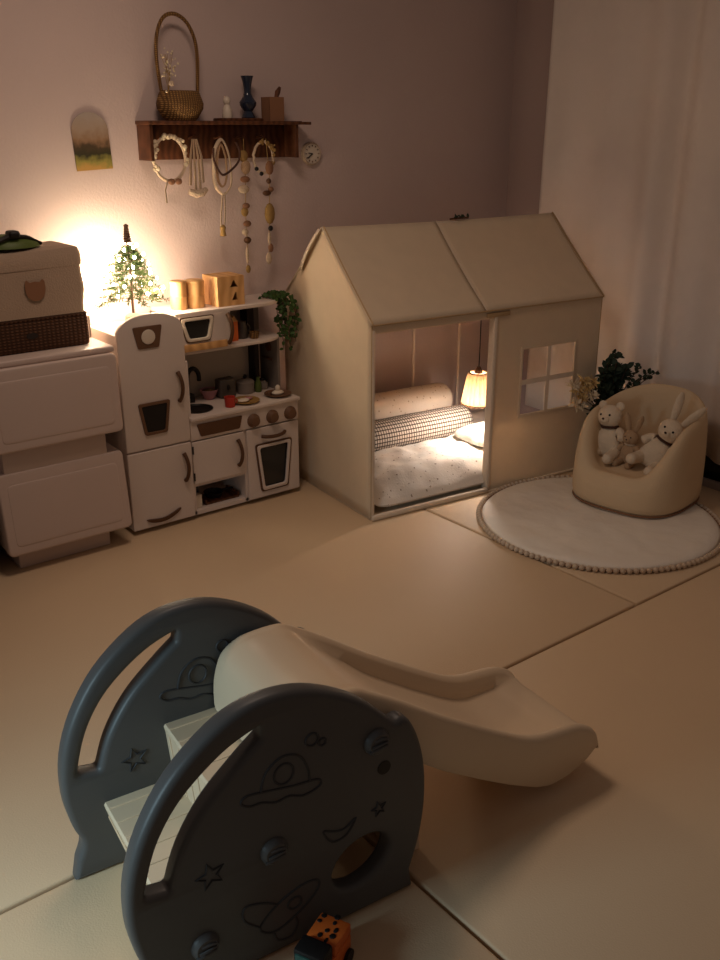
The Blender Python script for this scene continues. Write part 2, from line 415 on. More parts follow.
# wall phone moulding on the post
G().lathe([(.022, 0), (.022, .006), (.013, .010)], 18, at(.822, .205, .655) @ rot(-PI/2, 'Y')).out('phone_dial', M['brown'], ps)
G().tube([(.816, .172, .60), (.806, .180, .606), (.806, .232, .606), (.816, .240, .60)], .006, 8).out('phone_receiver', M['brown'], ps)
# sink and tap
sk = G().lathe([(.064, .462), (.07, .468), (.062, .470), (.056, .464), (.045, .4635), (.0, .4632)], 28, at(.376, .095, 0), close=False).out('sink_basin', M['black'], K)
fa = G().tube(smoothloop([(.325, .47), (.325, .56), (.34, .60), (.365, .605), (.383, .58), (.385, .545)], 5, False) and [(x, .215, z) for x, z in smoothloop([(.400, .462), (.400, .56), (.413, .60), (.437, .608), (.457, .585), (.460, .55)], 5, False)], .010, 10).out('faucet', M['black'], K)
G().box(.377, .423, .19, .24, .462, .50, .006).out('faucet_base', M['black'], K)

# things on the counter (kitchen frame -> world: x+1.475, y+3.375)
def kw(x, y, z): return (1.475+x, 3.375+y, z)
o = T('toy_cup', 'small red toy cup at the front edge of the kitchen counter', 'cup', kw(.508, .04, .462))
G().lathe([(.017, 0), (.021, .002), (.025, .045), (.022, .045), (.018, .006), (.0, .006)], 20, None, False).out('cup_body', M['red'], o)
G().tube([(.024+.013*math.sin(PI*k/6), 0, .01+.025*k/6) for k in range(7)], .003, 6).out('handle', M['red'], o)
def plate(x, y, L, m1, food):
    o = T('toy_plate', L, 'toy plate', kw(x, y, .462), 0, 'toy plates on the counter')
    G().lathe([(.03, 0), (.04, .002), (.062, .010), (.062, .013), (.038, .006), (0, .005)], 28, None, False).out('dish', m1, o)
    for nm, m2, f in food: G().ball(f[0], f[1], 12).out(nm, m2, o)
plate(.598, .058, 'flat toy plate with pale toy food right behind the red cup', M['gold'], [('toy_egg', M['china'], ((-.012, 0, .012), (.028, .022, .008))), ('toy_ham', M['pink'], ((.02, .012, .013), (.022, .013, .006)))])
plate(.772, .065, 'toy plate with white pot-lid shaped food at the right end of the counter', M['brown2'], [('toy_rice', M['china'], ((.0, 0, .014), (.03, .022, .012))), ('toy_cake', M['china'], ((0, 0, .034), (.012, .012, .016))), ('toy_berry', M['brown'], ((-.04, .012, .012), (.012, .012, .012)))])
o = T('toy_toaster', 'grey toy toaster standing behind the red cup', 'toaster', kw(.575, .19, .462))
G().box(-.042, .042, -.028, .028, 0, .088, .012, seg=3).out('toaster_body', M['steel'], o)
G().box(-.03, .03, -.011, .011, .086, .0895).out('slot', M['black'], o); G().ball((.0, -.03, .05), (.009, .006, .014)).out('lever', M['black'], o)
o = T('toy_pot', 'small lidded grey toy pot beside the toaster', 'pot', kw(.685, .20, .462))
G().lathe([(.036, 0), (.04, .004), (.042, .05), (.0, .05)], 24).out('pot_body', M['grey'], o)
ld = G().lathe([(.043, .05), (.04, .056), (.015, .066), (0, .067)], 24, None, False).out('lid', M['grey'], o)
G().ball((0, 0, .075), .010, 10).out('lid_knob', M['black'], ld)
o = T('toy_bowl', 'dusty pink toy bowl between the sink and the toaster', 'bowl', kw(.500, .205, .462))
G().lathe([(.018, 0), (.022, .003), (.042, .045), (.038, .045), (.018, .008), (0, .007)], 24, None, False).out('bowl_body', M['pink'], o)
G().ball((0, 0, .036), (.034, .034, .012)).out('bowl_filling', M['brown'], o)
tag(G().lathe([(.014, 0), (.016, .004), (.016, .04), (.008, .055), (.008, .07), (.0, .07)], 16, None).out('toy_bottle', M['greenp'], None, loc=kw(.738, .175, .462)), 'small green toy bottle beside the dark post on the counter', 'bottle')
o = T('toy_kettle', 'little dark toy kettle by the wall at the right end of the counter', 'kettle', kw(.785, .21, .462))
G().lathe([(.02, 0), (.025, .005), (.024, .025), (.012, .038), (0, .04)], 20, None, False).out('kettle_body', M['grey'], o)
G().ball((0, 0, .045), (.018, .012, .009)).out('lid', M['black'], o)
# in the hood
def figure(x, y, z, h, m, L, nm='toy_figure', cat='figurine', head=True, r=.018):
    o = T(nm, L, cat, kw(x, y, z))
    G().lathe([(r*.9, 0), (r, h*.1), (r*.85, h*.45), (r*.45, h*.62), (0, h*.63)], 14, None, False).out('body', m, o)
    if head:
        G().ball((0, 0, h*.78), (r*.75, r*.7, h*.2)).out('head', m, o)
    return o
o = T('milk_carton', 'orange wooden toy carton on the open hood shelf', 'toy carton', kw(.60, .15, .722))
G().box(-.02, .02, -.02, .02, 0, .085, .002).out('carton_body', M['orange'], o); G().prism([[(-.02, .085), (.02, .085), (0, .11)]], .04, 0, at(0, -.02, 0) @ XZ).out('carton_top', M['pine'], o)
figure(.567, .14, .722, .10, M['brown'], 'slim dark brown toy bottle left of the orange carton', 'toy_bottle', 'bottle', True, .011)
o = T('toy_jug', 'grey toy jug in the middle of the open hood shelf', 'jug', kw(.66, .17, .722))
G().lathe([(.026, 0), (.03, .01), (.026, .05), (.02, .065), (.022, .075), (.018, .075), (.016, .06), (0, .055)], 20, None, False).out('jug_body', M['steel'], o)
G().tube([(.027+.016*math.sin(PI*k/6), 0, .02+.04*k/6) for k in range(7)], .004, 6).out('handle', M['steel'], o)
o = T('toy_basket', 'small tan toy basket at the right of the open hood shelf', 'basket', kw(.70, .13, .722))
G().lathe([(.018, 0), (.024, .03), (.02, .03), (.015, .004), (0, .004)], 16, None, False).out('basket_bowl', M['wick'], o)
# lower shelf contents
o = T('toy_tray', 'dark wooden toy tray in the open bottom shelf', 'tray', kw(.45, .10, .035))
G().box(-.085, .085, -.055, .055, 0, .008, .002).out('tray_base', M['shelfw'], o)
for s in (-1, 1): G().box(s*.083-.004, s*.083+.004, -.055, .055, .006, .025, .002).out('tray_end', M['shelfw'], o)
o = T('toy_pan', 'black toy frying pan on the tray in the bottom shelf', 'pan', kw(.44, .11, .0435))
G().lathe([(.035, 0), (.045, .022), (.041, .022), (.033, .004), (0, .004)], 24, None, False).out('pan_bowl', M['black'], o)
G().box(.042, .10, -.006, .006, .014, .021, .002).out('handle', M['black'], o)
tag(G().box(-.016, .016, -.015, .015, 0, .062, .003).out('toy_milk_box', M['china'], None, loc=kw(.326, .05, .035)), 'small white toy box at the left of the bottom shelf', 'toy box')
tag(G().box(-.028, .028, -.02, .02, 0, .095, .003).out('toy_book', M['navy'], None, loc=kw(.345, .14, .035)), 'dark blue box standing behind the small white box in the bottom shelf', 'toy box')

# ivy at the hood's end
iv = T('ivy_garland', 'trailing green ivy hanging over the right end of the hood', 'ivy', kw(.845, .15, .885))
st = G(); lf = []
for k in range(9):
    sx, sy = random.uniform(-.05, .03), random.uniform(-.05, .05); L = random.uniform(.06, .21) if k > 1 else .24
    pts = [(sx-.04, sy, .004), (sx, sy, .02), (sx+.03, sy-.01, .0)] + [(sx+.045+.012*math.sin(j*1.3+k), sy-.02+.01*math.cos(j+k), -L*j/6) for j in range(1, 7)]
    st.tube(pts, .0016, 5)
    for j in range(26):
        t = random.random()*(len(pts)-1); i = int(t); p = Vector(pts[i]).lerp(Vector(pts[min(i+1, len(pts)-1)]), t-i)
        lf.append(p)
st.out('stem', M['bark'], iv)
g = G()
for p in lf:
    g.leaft(p, Vector((random.uniform(-1, 1), random.uniform(-1, .6), random.uniform(-.9, .5))), Vector((random.uniform(-.4, .4), -1, random.uniform(-.2, .8))), random.uniform(.016, .027), random.uniform(.013, .02))
g.out('foliage', M['ivy'], iv, smooth=False, weld=False)

# on the hood
for x, y, r, h, L in ((.362, .165, .034, .118, 'slim pale wooden canister beside the little tree'), (.438, .165, .040, .115, 'wide pale wooden canister between the slim canister and the cube')):
    o = T('canister', L, 'canister', kw(x, y, .884), 0, 'wooden canisters on the hood')
    G().lathe([(r*.96, 0), (r, .004), (r, h*.86), (r*.97, h*.87), (r*.97, h*.87)], 28).out('canister_body', M['pine'], o)
    G().lathe([(r*1.02, h*.87), (r*1.02, h*.97), (r*.9, h)], 28).out('lid', M['pine'], o)
    G().tube([(r*1.005*math.cos(2*PI*k/28), r*1.005*math.sin(2*PI*k/28), h*.45) for k in range(28)], .0025, 6, True).out('band', M['pine'], o)
o = T('shape_sorter', 'pale wooden shape sorting cube with cut-out holes', 'toy box', kw(.575, .16, .884))
hs = .062
fr = G().prism([rrect(-hs*1.05, hs*1.05, 0, .124, .004), [(-.005, .077), (.035, .077), (.015, .109)], [(-.012, .022), (.004, .024), (.02, .056), (.026, .056), (.03, .022)]], .010, 0, at(0, -.062, 0) @ XZ).out('front_panel', M['pine'], o)
g = G(); g.box(-.065, -.056, -.052, .062, 0, .124); g.box(.056, .065, -.052, .062, 0, .124); g.box(-.056, .056, .052, .062, 0, .124); g.box(-.056, .056, -.052, .052, 0, .008); g.box(-.056, .056, -.052, .052, .114, .124)
g.out('box_body', M['pine'], o, smooth=False)

# ------------------------------------------------------------------ small lit tree on the fridge
TX, TY, TZ = 1.622, 3.525, .84
tr = T('tabletop_tree', 'small fir tree wound with glowing fairy lights on top of the toy fridge', 'tree', (TX, TY, TZ))
G().lathe([(.03, 0), (.036, .02), (.032, .045), (.012, .055), (0, .056)], 18).out('pot', M['canvas'], tr)
G().tube([(0, 0, .05), (.003, 0, .2), (0, .002, .33)], [.006, .005, .003], 8).out('trunk', M['bark'], tr)
g = G(); tips = []
for k in range(64):
    t = k/64; z = .115+.20*t; R = .135*(1-t)**.75+.022; a = k*2.39996
    d = Vector((math.cos(a), math.sin(a)*.8, -.12+.35*t))
    p0 = Vector((0, 0, z)); L = R*random.uniform(.75, 1.1)
    q = [p0+d*L*j/4+Vector((0, 0, -.012*(j/4)**2)) for j in range(5)]
    g.tube(q, .0013, 4); tips.append((p0, d, L))
    for j in range(60):
        s_ = random.uniform(.25, 1.); c = p0+d*L*s_+Vector((0, 0, -.012*s_*s_))
        g.leafq(c, d*.7+Vector((random.uniform(-1, 1), random.uniform(-1, 1), random.uniform(-.7, .9))), Vector((random.random(), random.random(), 1)), random.uniform(.014, .024), .0052)
g.out('foliage', M['leaf'], tr, smooth=False, weld=False)
g = G()
for k in range(7): g.lathe([(0.009, .33+k*.009), (.019-.0017*k, .336+k*.009), (.009, .343+k*.009)], 10)
g.lathe([(.009, .390), (.010, .398), (.0, .404)], 10); g.out('cone_topper', M['bark'], tr)
wire = []; bulbs = []
for k in range(150):
    t = k/150; a = t*2*PI*6.5; z = .11+.215*t; R = (.13*(1-t)**.75+.018)*(.85+.12*math.sin(k*2.1))
    wire.append((R*math.cos(a), R*.8*math.sin(a), z))
G().tube(wire, .0008, 4).out('light_wire', M['bark'], tr)
b0 = G().ball((0, 0, 0), (.006, .006, .0075), 8).out('bulb', M['bulb'], tr)
for i, k in enumerate(range(2, 150, 4)):
    p = Vector(wire[k])*1.03+Vector((0, -.002, .003))
    if i == 0: b0.location = p
    else: dup_part(b0, tr, p)
def plight(name, loc, e, r, col):
    li = bpy.data.lights.new(name, 'POINT'); li.energy = e; li.shadow_soft_size = r; li.color = col
    o = bpy.data.objects.new(name, li); COL.objects.link(o); o.location = loc; return o
WARM = (1.0, .72, .42)
plight('fairy_light_low', (TX-.11, TY+.06, 1.0), 6.5, .02, (1., .80, .55))
plight('fairy_light_left', (TX-.06, TY+.05, 1.09), 3.5, .02, (1., .80, .55))
plight('fairy_light_front', (TX+.02, TY-.13, 1.03), 1.0, .02, (1., .78, .52))
plight('fairy_light_right', (TX+.11, TY-.02, .97), 4.5, .02, (1., .80, .58))

# ------------------------------------------------------------------ storage bins at the left
BN = T('storage_bin_tower', 'white two-tier tilt-out plastic storage bins beside the toy kitchen', 'storage bins', (.945, 3.31, 0))
W = .492
g = G(); g.box(.0, W, .05, .38, .492, .80, .006); g.box(.005, W-.005, .05, .38, .09, .402, .006); g.box(.03, W-.06, .06, .37, .39, .50); g.out('bin_body', M['whitepl'], BN)
G().box(.05, W-.07, .06, .36, .0, .10, .006).out('plinth', M['whitepl'], BN)
G().box(-.008, W+.005, .02, .385, .795, .82, .008, seg=3).out('bin_top', M['whitepl'], BN)
def binfront(z0, z1, lean, name):
    fr = G().prism([rrect(-.002, W+.002, 0, z1-z0, .02, 6)], .045, .008, at(0, -.01, z0) @ rot(lean, 'X') @ XZ).out('bin_front', M['whitepl'], BN)
    G().prism([rrect(.03, W-.03, .035, z1-z0-.045, .018, 6)], .008, .0030, at(0, -.0118, z0) @ rot(lean, 'X') @ XZ).out('raised_panel', M['whitepl'], fr)
    return fr
binfront(.49, .797, -.045, 'u'); binfront(.085, .405, -.11, 'l')
G().box(.03, W-.06, .028, .058, .40, .495, .004).out('recess_panel', M['whitepl'], BN)
o = G().box(.40, .915, 3.36, 3.66, 0, .42, .01).out('black_box', M['black']); tag(o, 'plain black box at the left edge beside the white bins', 'storage box')  # plain black block in the gap left of the bins

# basket, canvas box, cap on the bins
o = T('lidded_basket', 'dark brown woven basket on top of the white bins', 'basket', (1.17, 3.52, .82))
G().box(-.23, .215, -.11, .11, 0, .118, .012, seg=3).out('basket_body', M['wickd'], o)
G().tube([(x, y, .119) for x, y in rrect(-.226, .211, -.106, .106, .015, 4)], .007, 6, True).out('basket_rim', M['wickd'], o)
G().prism([ell(-.005, .06, .022, .011, 16)], .003, 0, at(0, -.1125, 0) @ XZ).out('handle_hole', M['dark'], o)
cb = T('canvas_storage_box', 'beige canvas box with a brown bear face on the dark woven basket', 'storage box', (1.17, 3.515, .946))
rows = []
for z, e in ((0, 0), (.03, .006), (.09, .008), (.15, .004), (.185, .0)):
    rows.append([Vector((x*(1+e)+.004*math.sin(z*40+x*20), y*(1+2*e)+.003*math.sin(x*35+z*20), z)) for x, y in rrect(-.225, .212, -.105, .105, .02, 4)])
g = G(); vs = g.surf(rows, cu=True); g.cap(vs[0]); g.cap(vs[-1]); g.out('box_body', M['canvas'], cb)
rows = []
for z, e in ((.170, .012), (.185, .016), (.21, .012), (.232, -.02), (.238, -.12)):
    rows.append([Vector((x*(1+e), y*(1+2*e), z+.010*math.sin(x*9+1)*(z > .2)+.004*math.sin(x*40))) for x, y in rrect(-.225, .212, -.105, .105, .02, 4)])
g = G(); vs = g.surf(rows, cu=True); g.cap(vs[0]); g.cap(vs[-1]); g.out('lid', M['canvas'], cb)
bear = smoothloop([(-.024, .112), (-.019, .119), (-.012, .113), (0, .115), (.012, .113), (.019, .119), (.024, .112), (.024, .09), (.014, .073), (0, .069), (-.014, .073), (-.024, .09)], 4)
G().prism([[(x*1.5+.005, (y-.094)*1.5+.098) for x, y in bear]], .002, 0, at(.02, -.1135, 0) @ XZ).out('bear_face', M['bearp'], cb)
hat = T('cap', 'black and green cap lying on the beige canvas box', 'cap', (1.15, 3.50, 1.192))
G().lathe([(.105, 0), (.10, .015), (.075, .033), (.035, .043), (0, .045)], 24, Matrix.Diagonal((1.1, .8, 1, 1)), False).out('crown', M['greenp'], hat)
G().tube([(-.13, -.07, .004), (-.08, -.075, .022), (-.02, -.07, .042), (.05, -.05, .036), (.11, -.03, .008)], [.008, .009, .009, .008, .006], 8).out('binding', M['black'], hat)
G().box(-.018, .022, -.085, -.03, .036, .062, .010, seg=3).out('buckle', M['black'], hat)
o = T('tissue_case', 'small white open box between the woven basket and the toy fridge', 'box', (1.415, 3.58, .82))
g = G(); w_, d_, h_ = .022, .055, .085
g.box(-w_, w_, -d_, -d_+.004, 0, h_); g.box(-w_, w_, d_-.004, d_, 0, h_); g.box(-w_, -w_+.004, -d_, d_, 0, h_); g.box(w_-.004, w_, -d_, d_, 0, h_); g.box(-w_, w_, -d_, d_, 0, .004)
g.out('case_body', M['whitepl'], o, smooth=False)
tag(G().lathe([(.012, 0), (.014, .004), (.014, .09), (.007, .11), (.007, .135), (.009, .14), (0, .14)], 16).out('amber_bottle', M['gold'], None, loc=(1.416, 3.58, .825)), 'slim amber bottle standing in the small white box by the tree', 'bottle')

# ------------------------------------------------------------------ wall shelf and what it carries
sh = T('wall_shelf', 'dark walnut peg shelf on the back wall', 'shelf', (1.79, 3.70, 1.47))
G().box(0, .70, -.022, 0, 0, .135, .003).out('back_board', M['shelfw'], sh)
G().box(-.012, .715, -.13, 0, .135, .150, .003).out('shelf_board', M['shelfw'], sh)
for x in (-.006, .69): G().prism([[(0, .0), (0, .135), (-.112, .135), (-.112, .0)]], .014, .001, at(x, 0, 0) @ Matrix(((0, 0, 1, 0), (1, 0, 0, 0), (0, 1, 0, 0), (0, 0, 0, 1)))).out('bracket', M['shelfw'], sh)
pegs = (.10, .215, .335, .445, .545)
for x in pegs: G().tube([(x, -.02, .082), (x, -.06, .088), (x, -.075, .094)], [.006, .005, .008], 8).out('peg', M['shelfw'], sh)
tag(G().box(2.49, 2.555, 3.575, 3.70, 1.605, 1.617, .002).out('shelf_extension', M['shelfw']), 'thin dark board reaching past the right end of the wall shelf', 'board')

SZ = 1.6202
bk = T('wicker_basket', 'small wicker basket with a tall hoop handle on the wall shelf', 'basket', (1.945, 3.625, SZ))
G().lathe([(.062, 0), (.075, .01), (.098, .045), (.10, .065), (.085, .105), (.075, .112), (.06, .10), (0, .07)], 28, Matrix.Diagonal((1, .72, 1, 1)), False).out('basket_body', M['wick'], bk)
hp = [(-.078, 0, .10), (-.09, 0, .22), (-.082, 0, .31), (-.05, 0, .372), (.0, 0, .388), (.05, 0, .362), (.083, 0, .30), (.09, 0, .22), (.082, 0, .10)]
G().tube([(x, 0, z) for x, z in smoothloop([(p[0], p[2]) for p in hp], 4, False)], .0075, 8).out('handle', M['wick'], bk)
fl = T('dried_bouquet', 'sprig of pale dried flowers tied to the wicker basket handle', 'flowers', (1.875, 3.60, 1.72))
g = G()
for k in range(7): g.tube([(0, -.02, 0), (random.uniform(-.012, .012), -.02, .06), (random.uniform(-.03, .035), -.02+random.uniform(-.01, .02), .14)], .001, 4)
g.out('stem', M['dried'], fl)
g = G()
for k in range(45): g.ball((random.gauss(0, .016), -.02+random.gauss(0, .012), .10+random.gauss(0, .028)), random.uniform(.0025, .005), 6)
g.out('blossoms', M['cream'], fl)['kind'] = 'stuff'
G().ball((.006, -.035, .035), (.012, .007, .01), 8).out('bow', M['ribbon'], fl)
ty = T('trinket_tray', 'flat dark tray under the figurine and vase on the wall shelf', 'tray', (2.22, 3.632, SZ))
G().box(-.10, .10, -.04, .04, 0, .007, .002).out('tray_base', M['shelfw'], ty)
G().tube([(x, y, .008) for x, y in rrect(-.098, .098, -.038, .038, .006)], .003, 6, True).out('tray_rim', M['shelfw'], ty)
TZ2 = SZ+.0075
o = figure(0, 0, 0, .09, M['china'], 'small white figurine left of the dark vase', 'figurine', 'figurine', True, .021); o.location = (2.165, 3.63, TZ2)
o = T('vase', 'tall slender dark blue vase on the wall shelf tray', 'vase', (2.268, 3.63, TZ2))
G().lathe([(.024, 0), (.03, .006), (.022, .022), (.018, .03), (.034, .052), (.036, .066), (.022, .085), (.015, .10), (.016, .125), (.021, .15), (.027, .168), (.023, .168), (.012, .12), (0, .11)], 24, None, False).out('vase_body', M['navy'], o)
o = T('wooden_cup', 'square wooden cup at the right end of the wall shelf', 'cup', (2.385, 3.62, SZ))
g = G(); g.box(-.036, .036, -.034, -.028, 0, .095); g.box(-.036, .036, .028, .034, 0, .095); g.box(-.036, -.03, -.03, .03, 0, .095); g.box(.03, .036, -.03, .03, 0, .095); g.box(-.03, .03, -.03, .03, 0, .006)
g.out('cup_body', M['bearp'], o, smooth=False)
tag(G().tube([(-.015, 0, 0), (.01, 0, .06), (.028, 0, .11), (.04, 0, .128)], [.005, .006, .012, .006], 8).out('wooden_spoon', M['shelfw'], None, loc=(2.385, 3.62, SZ+.007)), 'dark wooden spoon standing in the square wooden cup', 'spoon')

# picture card and clock
pc = [(-.075, 0), (.075, 0)] + [(.075*math.cos(PI*k/16)*1., .145+.068*math.sin(PI*k/16)) for k in range(17)]
cdM = mat('card_print', '#8f7a63', .6, .2, 14)
n = cdM.node_tree.nodes; l = cdM.node_tree.links
tc = n.new('ShaderNodeTexCoord'); sp = n.new('ShaderNodeSeparateXYZ'); rp = n.new('ShaderNodeValToRGB')
nz = n.new('ShaderNodeTexNoise'); nz.inputs['Scale'].default_value = 30
mr = n.new('ShaderNodeMath'); mr.operation = 'MULTIPLY_ADD'; mr.inputs[1].default_value = 4.6; ad = n.new('ShaderNodeMath'); ad.operation = 'MULTIPLY_ADD'; ad.inputs[1].default_value = .3
l.new(tc.outputs['Object'], sp.inputs[0]); l.new(tc.outputs['Object'], nz.inputs['Vector'])
l.new(nz.outputs['Fac'], ad.inputs[0]); ad.inputs[2].default_value = -.15
l.new(sp.outputs['Z'], mr.inputs[0]); l.new(ad.outputs[0], mr.inputs[2]); l.new(mr.outputs[0], rp.inputs[0])
e = rp.color_ramp.elements; e[0].position = .03; e[0].color = lin('#b08848'); e[1].position = .95; e[1].color = lin('#a4948a')
for p, c in ((.14, '#8a8040'), (.26, '#33301e'), (.40, '#4a3a28'), (.5, '#8a6a50'), (.7, '#a08a78')): q = e.new(p); q.color = lin(c)
l.new(rp.outputs[0], n['Principled BSDF'].inputs['Base Color'])
o = G().prism([pc], .003, 0, rot(-.05, 'Y') @ XZ).out('picture_card', cdM, None, loc=(1.592, 3.695, 1.438)); tag(o, 'arch-topped picture card with a garden scene on the back wall', 'picture')
ck = T('wall_clock', 'small round white clock on the wall beside the shelf', 'clock', (2.632, 3.699, 1.482))
G().lathe([(.05, 0), (.05, .016), (.046, .022), (.042, .018)], 32, rot(PI/2, 'X')).out('clock_case', M['canvas'], ck)
G().lathe([(.043, .0185), (.0, .0195)], 32, rot(PI/2, 'X'), False).out('clock_face', M['china'], ck)
for k in range(12):
    a = k*PI/6; G().box(-.0015, .0015, -.0225, -.0185, .031, .038, 0, rot(a, 'Y')).out('hour_mark', M['brown'], ck)
for L_, a in ((.022, -1.45), (.032, -2.2)): G().box(-.0016, .0016, -.0245, -.0195, 0, L_, 0, rot(a, 'Y')).out('clock_hand', M['black'], ck)

# things hanging from the pegs (pegs at x = 1.89, 2.005, 2.125, 2.235, 2.335; y ~3.63)
HY = 3.63
def ringpts(cx, cz, rx, rz, n=40, wob=0.): return [(cx+(rx+wob*math.sin(k*2.7))*math.cos(2*PI*k/n), wob*math.cos(k*1.9), cz+(rz+wob*math.cos(k*3.1))*math.sin(2*PI*k/n)) for k in range(n)]
w1 = T('flower_wreath', 'cream flower headband wreath with a brown bow, leftmost on the shelf pegs', 'wreath', (1.885, HY, 1.475))
G().tube(ringpts(0, 0, .072, .086), .007, 6, True).out('hoop', M['ribbon'], w1)
g = G()
for k in range(46):
    a = random.uniform(-.3, PI+.5); g.ball((.074*math.cos(a)+random.gauss(0, .004), -.006+random.gauss(0, .005), .088*math.sin(a)+random.gauss(0, .004)), random.uniform(.006, .011), 6)
g.out('blossoms', M['cream'], w1)['kind'] = 'stuff'
for s in (-1, 1): G().ball((.012+s*.016, -.012, -.088), (.016, .008, .013), 10).out('bow_loop', M['shell'], w1)
G().tube([(-.02, -.008, -.085), (-.033, -.008, -.12), (-.03, -.008, -.17)], [.007, .006, .007], 6, False, .4).out('ribbon_tail', M['ribbon'], w1)
g = w1
w2 = T('lace_bonnet', 'bundle of cream lace ribbons next to the leftmost wreath', 'ribbons', (2.0, HY, 1.53))
for k, (x, L_) in enumerate(((-.022, .16), (-.008, .19), (.008, .2), (.022, .15))):
    G().tube([(x*.3, -.004*k, .02), (x, -.004*k-.006, -.05), (x*1.2+.006*math.sin(k), -.004*k, -L_)], [.006, .011, .013], 6, False, .35).out('ribbon', M['ribbon'], w2)
G().tube([(-.04, -.01, -.185), (-.01, -.016, -.195), (.02, -.014, -.19), (.042, -.01, -.178)], [.012, .016, .016, .01], 8).out('lace_ruffle', M['ribbon'], w2)
w3 = T('headband', 'dark brown velvet headband hanging point-down on the middle peg', 'headband', (2.125, HY-.036, 1.47))
G().tube([(x, 0, z) for x, z in smoothloop([(-.055, .045), (-.056, -.0), (-.035, -.045), (-.012, -.062), (.03, -.04), (.062, -.01), (.07, .03), (.055, .065)], 5, False)], .0048, 8).out('band', M['collar'], w3)
w4 = T('lace_garland', 'long white lace loop with a small tassel on the middle peg', 'lace ribbon', (2.117, HY-.02, 1.53))
G().tube([(x, 0, z) for x, z in smoothloop([(0, .018), (-.035, -.03), (-.042, -.11), (-.035, -.17), (0, -.2), (.035, -.17), (.042, -.11), (.03, -.03)], 5)], .008, 6, True, .6).out('lace_loop', M['ribbon'], w4)
G().tube([(x, .006, z) for x, z in smoothloop([(0, .0), (-.02, -.06), (-.02, -.14), (0, -.17), (.02, -.14), (.022, -.06)], 5)], .007, 6, True, .6).out('inner_loop', M['doll2'], w4)
for s in (-1, 1): G().tube([(s*.004, 0, -.2), (s*.01-.006, 0, -.27), (s*.008-.012, 0, -.33)], [.006, .006, .006], 6, False, .5).out('lace_tail', M['ribbon'], w4)
G().lathe([(.004, -.325), (.013, -.335), (.010, -.35), (.014, -.372), (0, -.375)], 10, at(-.012, 0, 0)).out('tassel', M['dried'], w4)
def strand(name, label, loc, cord_pts, beads, cat='garland'):
    o = T(name, label, cat, loc)
    G().tube(cord_pts, .0016, 5).out('cord', M['dried'], o)
    for nm, m, (x, z), r in beads: G().ball((x, 0, z), r, 10).out(nm, m, o)
    return o
strand('shell_garland', 'longest strand of brown shells and pods, fourth from left on the pegs', (2.231, HY-.005, 1.535),
       [(.004, 0, .014), (.006, 0, -.15), (0, 0, -.3), (.003, 0, -.42), (0, 0, -.53)],
       [('dried_flower', M['dried'], (.0, -.055), (.022, .012, .025)), ('dried_flower', M['doll2'], (.01, -.10), (.024, .012, .03)), ('shell', M['shell'], (.004, -.15), (.024, .012, .014)), ('tuft', M['ribbon'], (-.004, -.19), (.028, .012, .018)),
        ('shell', M['shell'], (.004, -.26), (.018, .012, .013)), ('dried_flower', M['dried'], (-.004, -.285), (.018, .01, .02)), ('shell', M['shell'], (.006, -.335), (.02, .01, .014)), ('tuft', M['ribbon'], (-.006, -.37), (.016, .01, .014)),
        ('pine_cone', M['brown'], (.004, -.405), (.018, .014, .015)), ('ribbon_tail', M['ribbon'], (.0, -.47), (.008, .005, .04)), ('tag_charm', M['dried'], (.002, -.53), (.012, .006, .018))])
w5 = T('berry_wreath', 'small cream wreath headband on the right-hand shelf peg', 'wreath', (2.332, HY-.006, 1.472))
G().tube(ringpts(0, 0, .05, .064, 36, .002), .006, 6, True).out('hoop', M['ribbon'], w5)
g = G()
for k in range(26):
    a = random.uniform(-.5, 2.2); g.ball((.052*math.cos(a)+random.gauss(0, .004), -.005+random.gauss(0, .004), .066*math.sin(a)+random.gauss(0, .004)), random.uniform(.004, .009), 6)
g.out('blossoms', M['dried'], w5)['kind'] = 'stuff'
for x, z in ((-.042, -.045), (-.018, -.066)): G().ball((x, -.008, z), (.011, .007, .009), 8).out('bow', M['black'], w5)
strand('pod_garland', 'strand of orange pods and a leafy tuft at the right end of the shelf pegs', (2.346, HY-.02, 1.50),
       [(-.008, 0, .05), (.004, 0, -.1), (0, 0, -.25), (-.008, 0, -.40), (-.016, 0, -.48)],
       [('pod', M['bearp'], (.006, -.07), (.02, .012, .03)), ('bead', M['brown'], (0, -.125), (.012, .01, .012)), ('shell', M['brown'], (-.012, -.175), (.022, .01, .012)), ('shell', M['shell'], (.01, -.16), (.014, .01, .012)),
        ('leaf_tuft', M['dried'], (.0, -.262), (.026, .014, .046)), ('bead', M['black'], (.002, -.325), (.012, .01, .012)), ('ribbon_tail', M['ribbon'], (-.006, -.37), (.009, .005, .03)), ('pod', M['bearp'], (.0, -.41), (.013, .009, .02)), ('tassel', M['ribbon'], (-.012, -.455), (.015, .008, .026))])

# ------------------------------------------------------------------ play house
HA = math.radians(-6.0)
H = T('play_house', 'cream cotton play house tent with a pitched roof and doorway', 'play tent', (2.352, 2.898, 0), HA)
HL, HD, HE, HR = 1.289, .749, .85, 1.20
DW = .642
th = .006
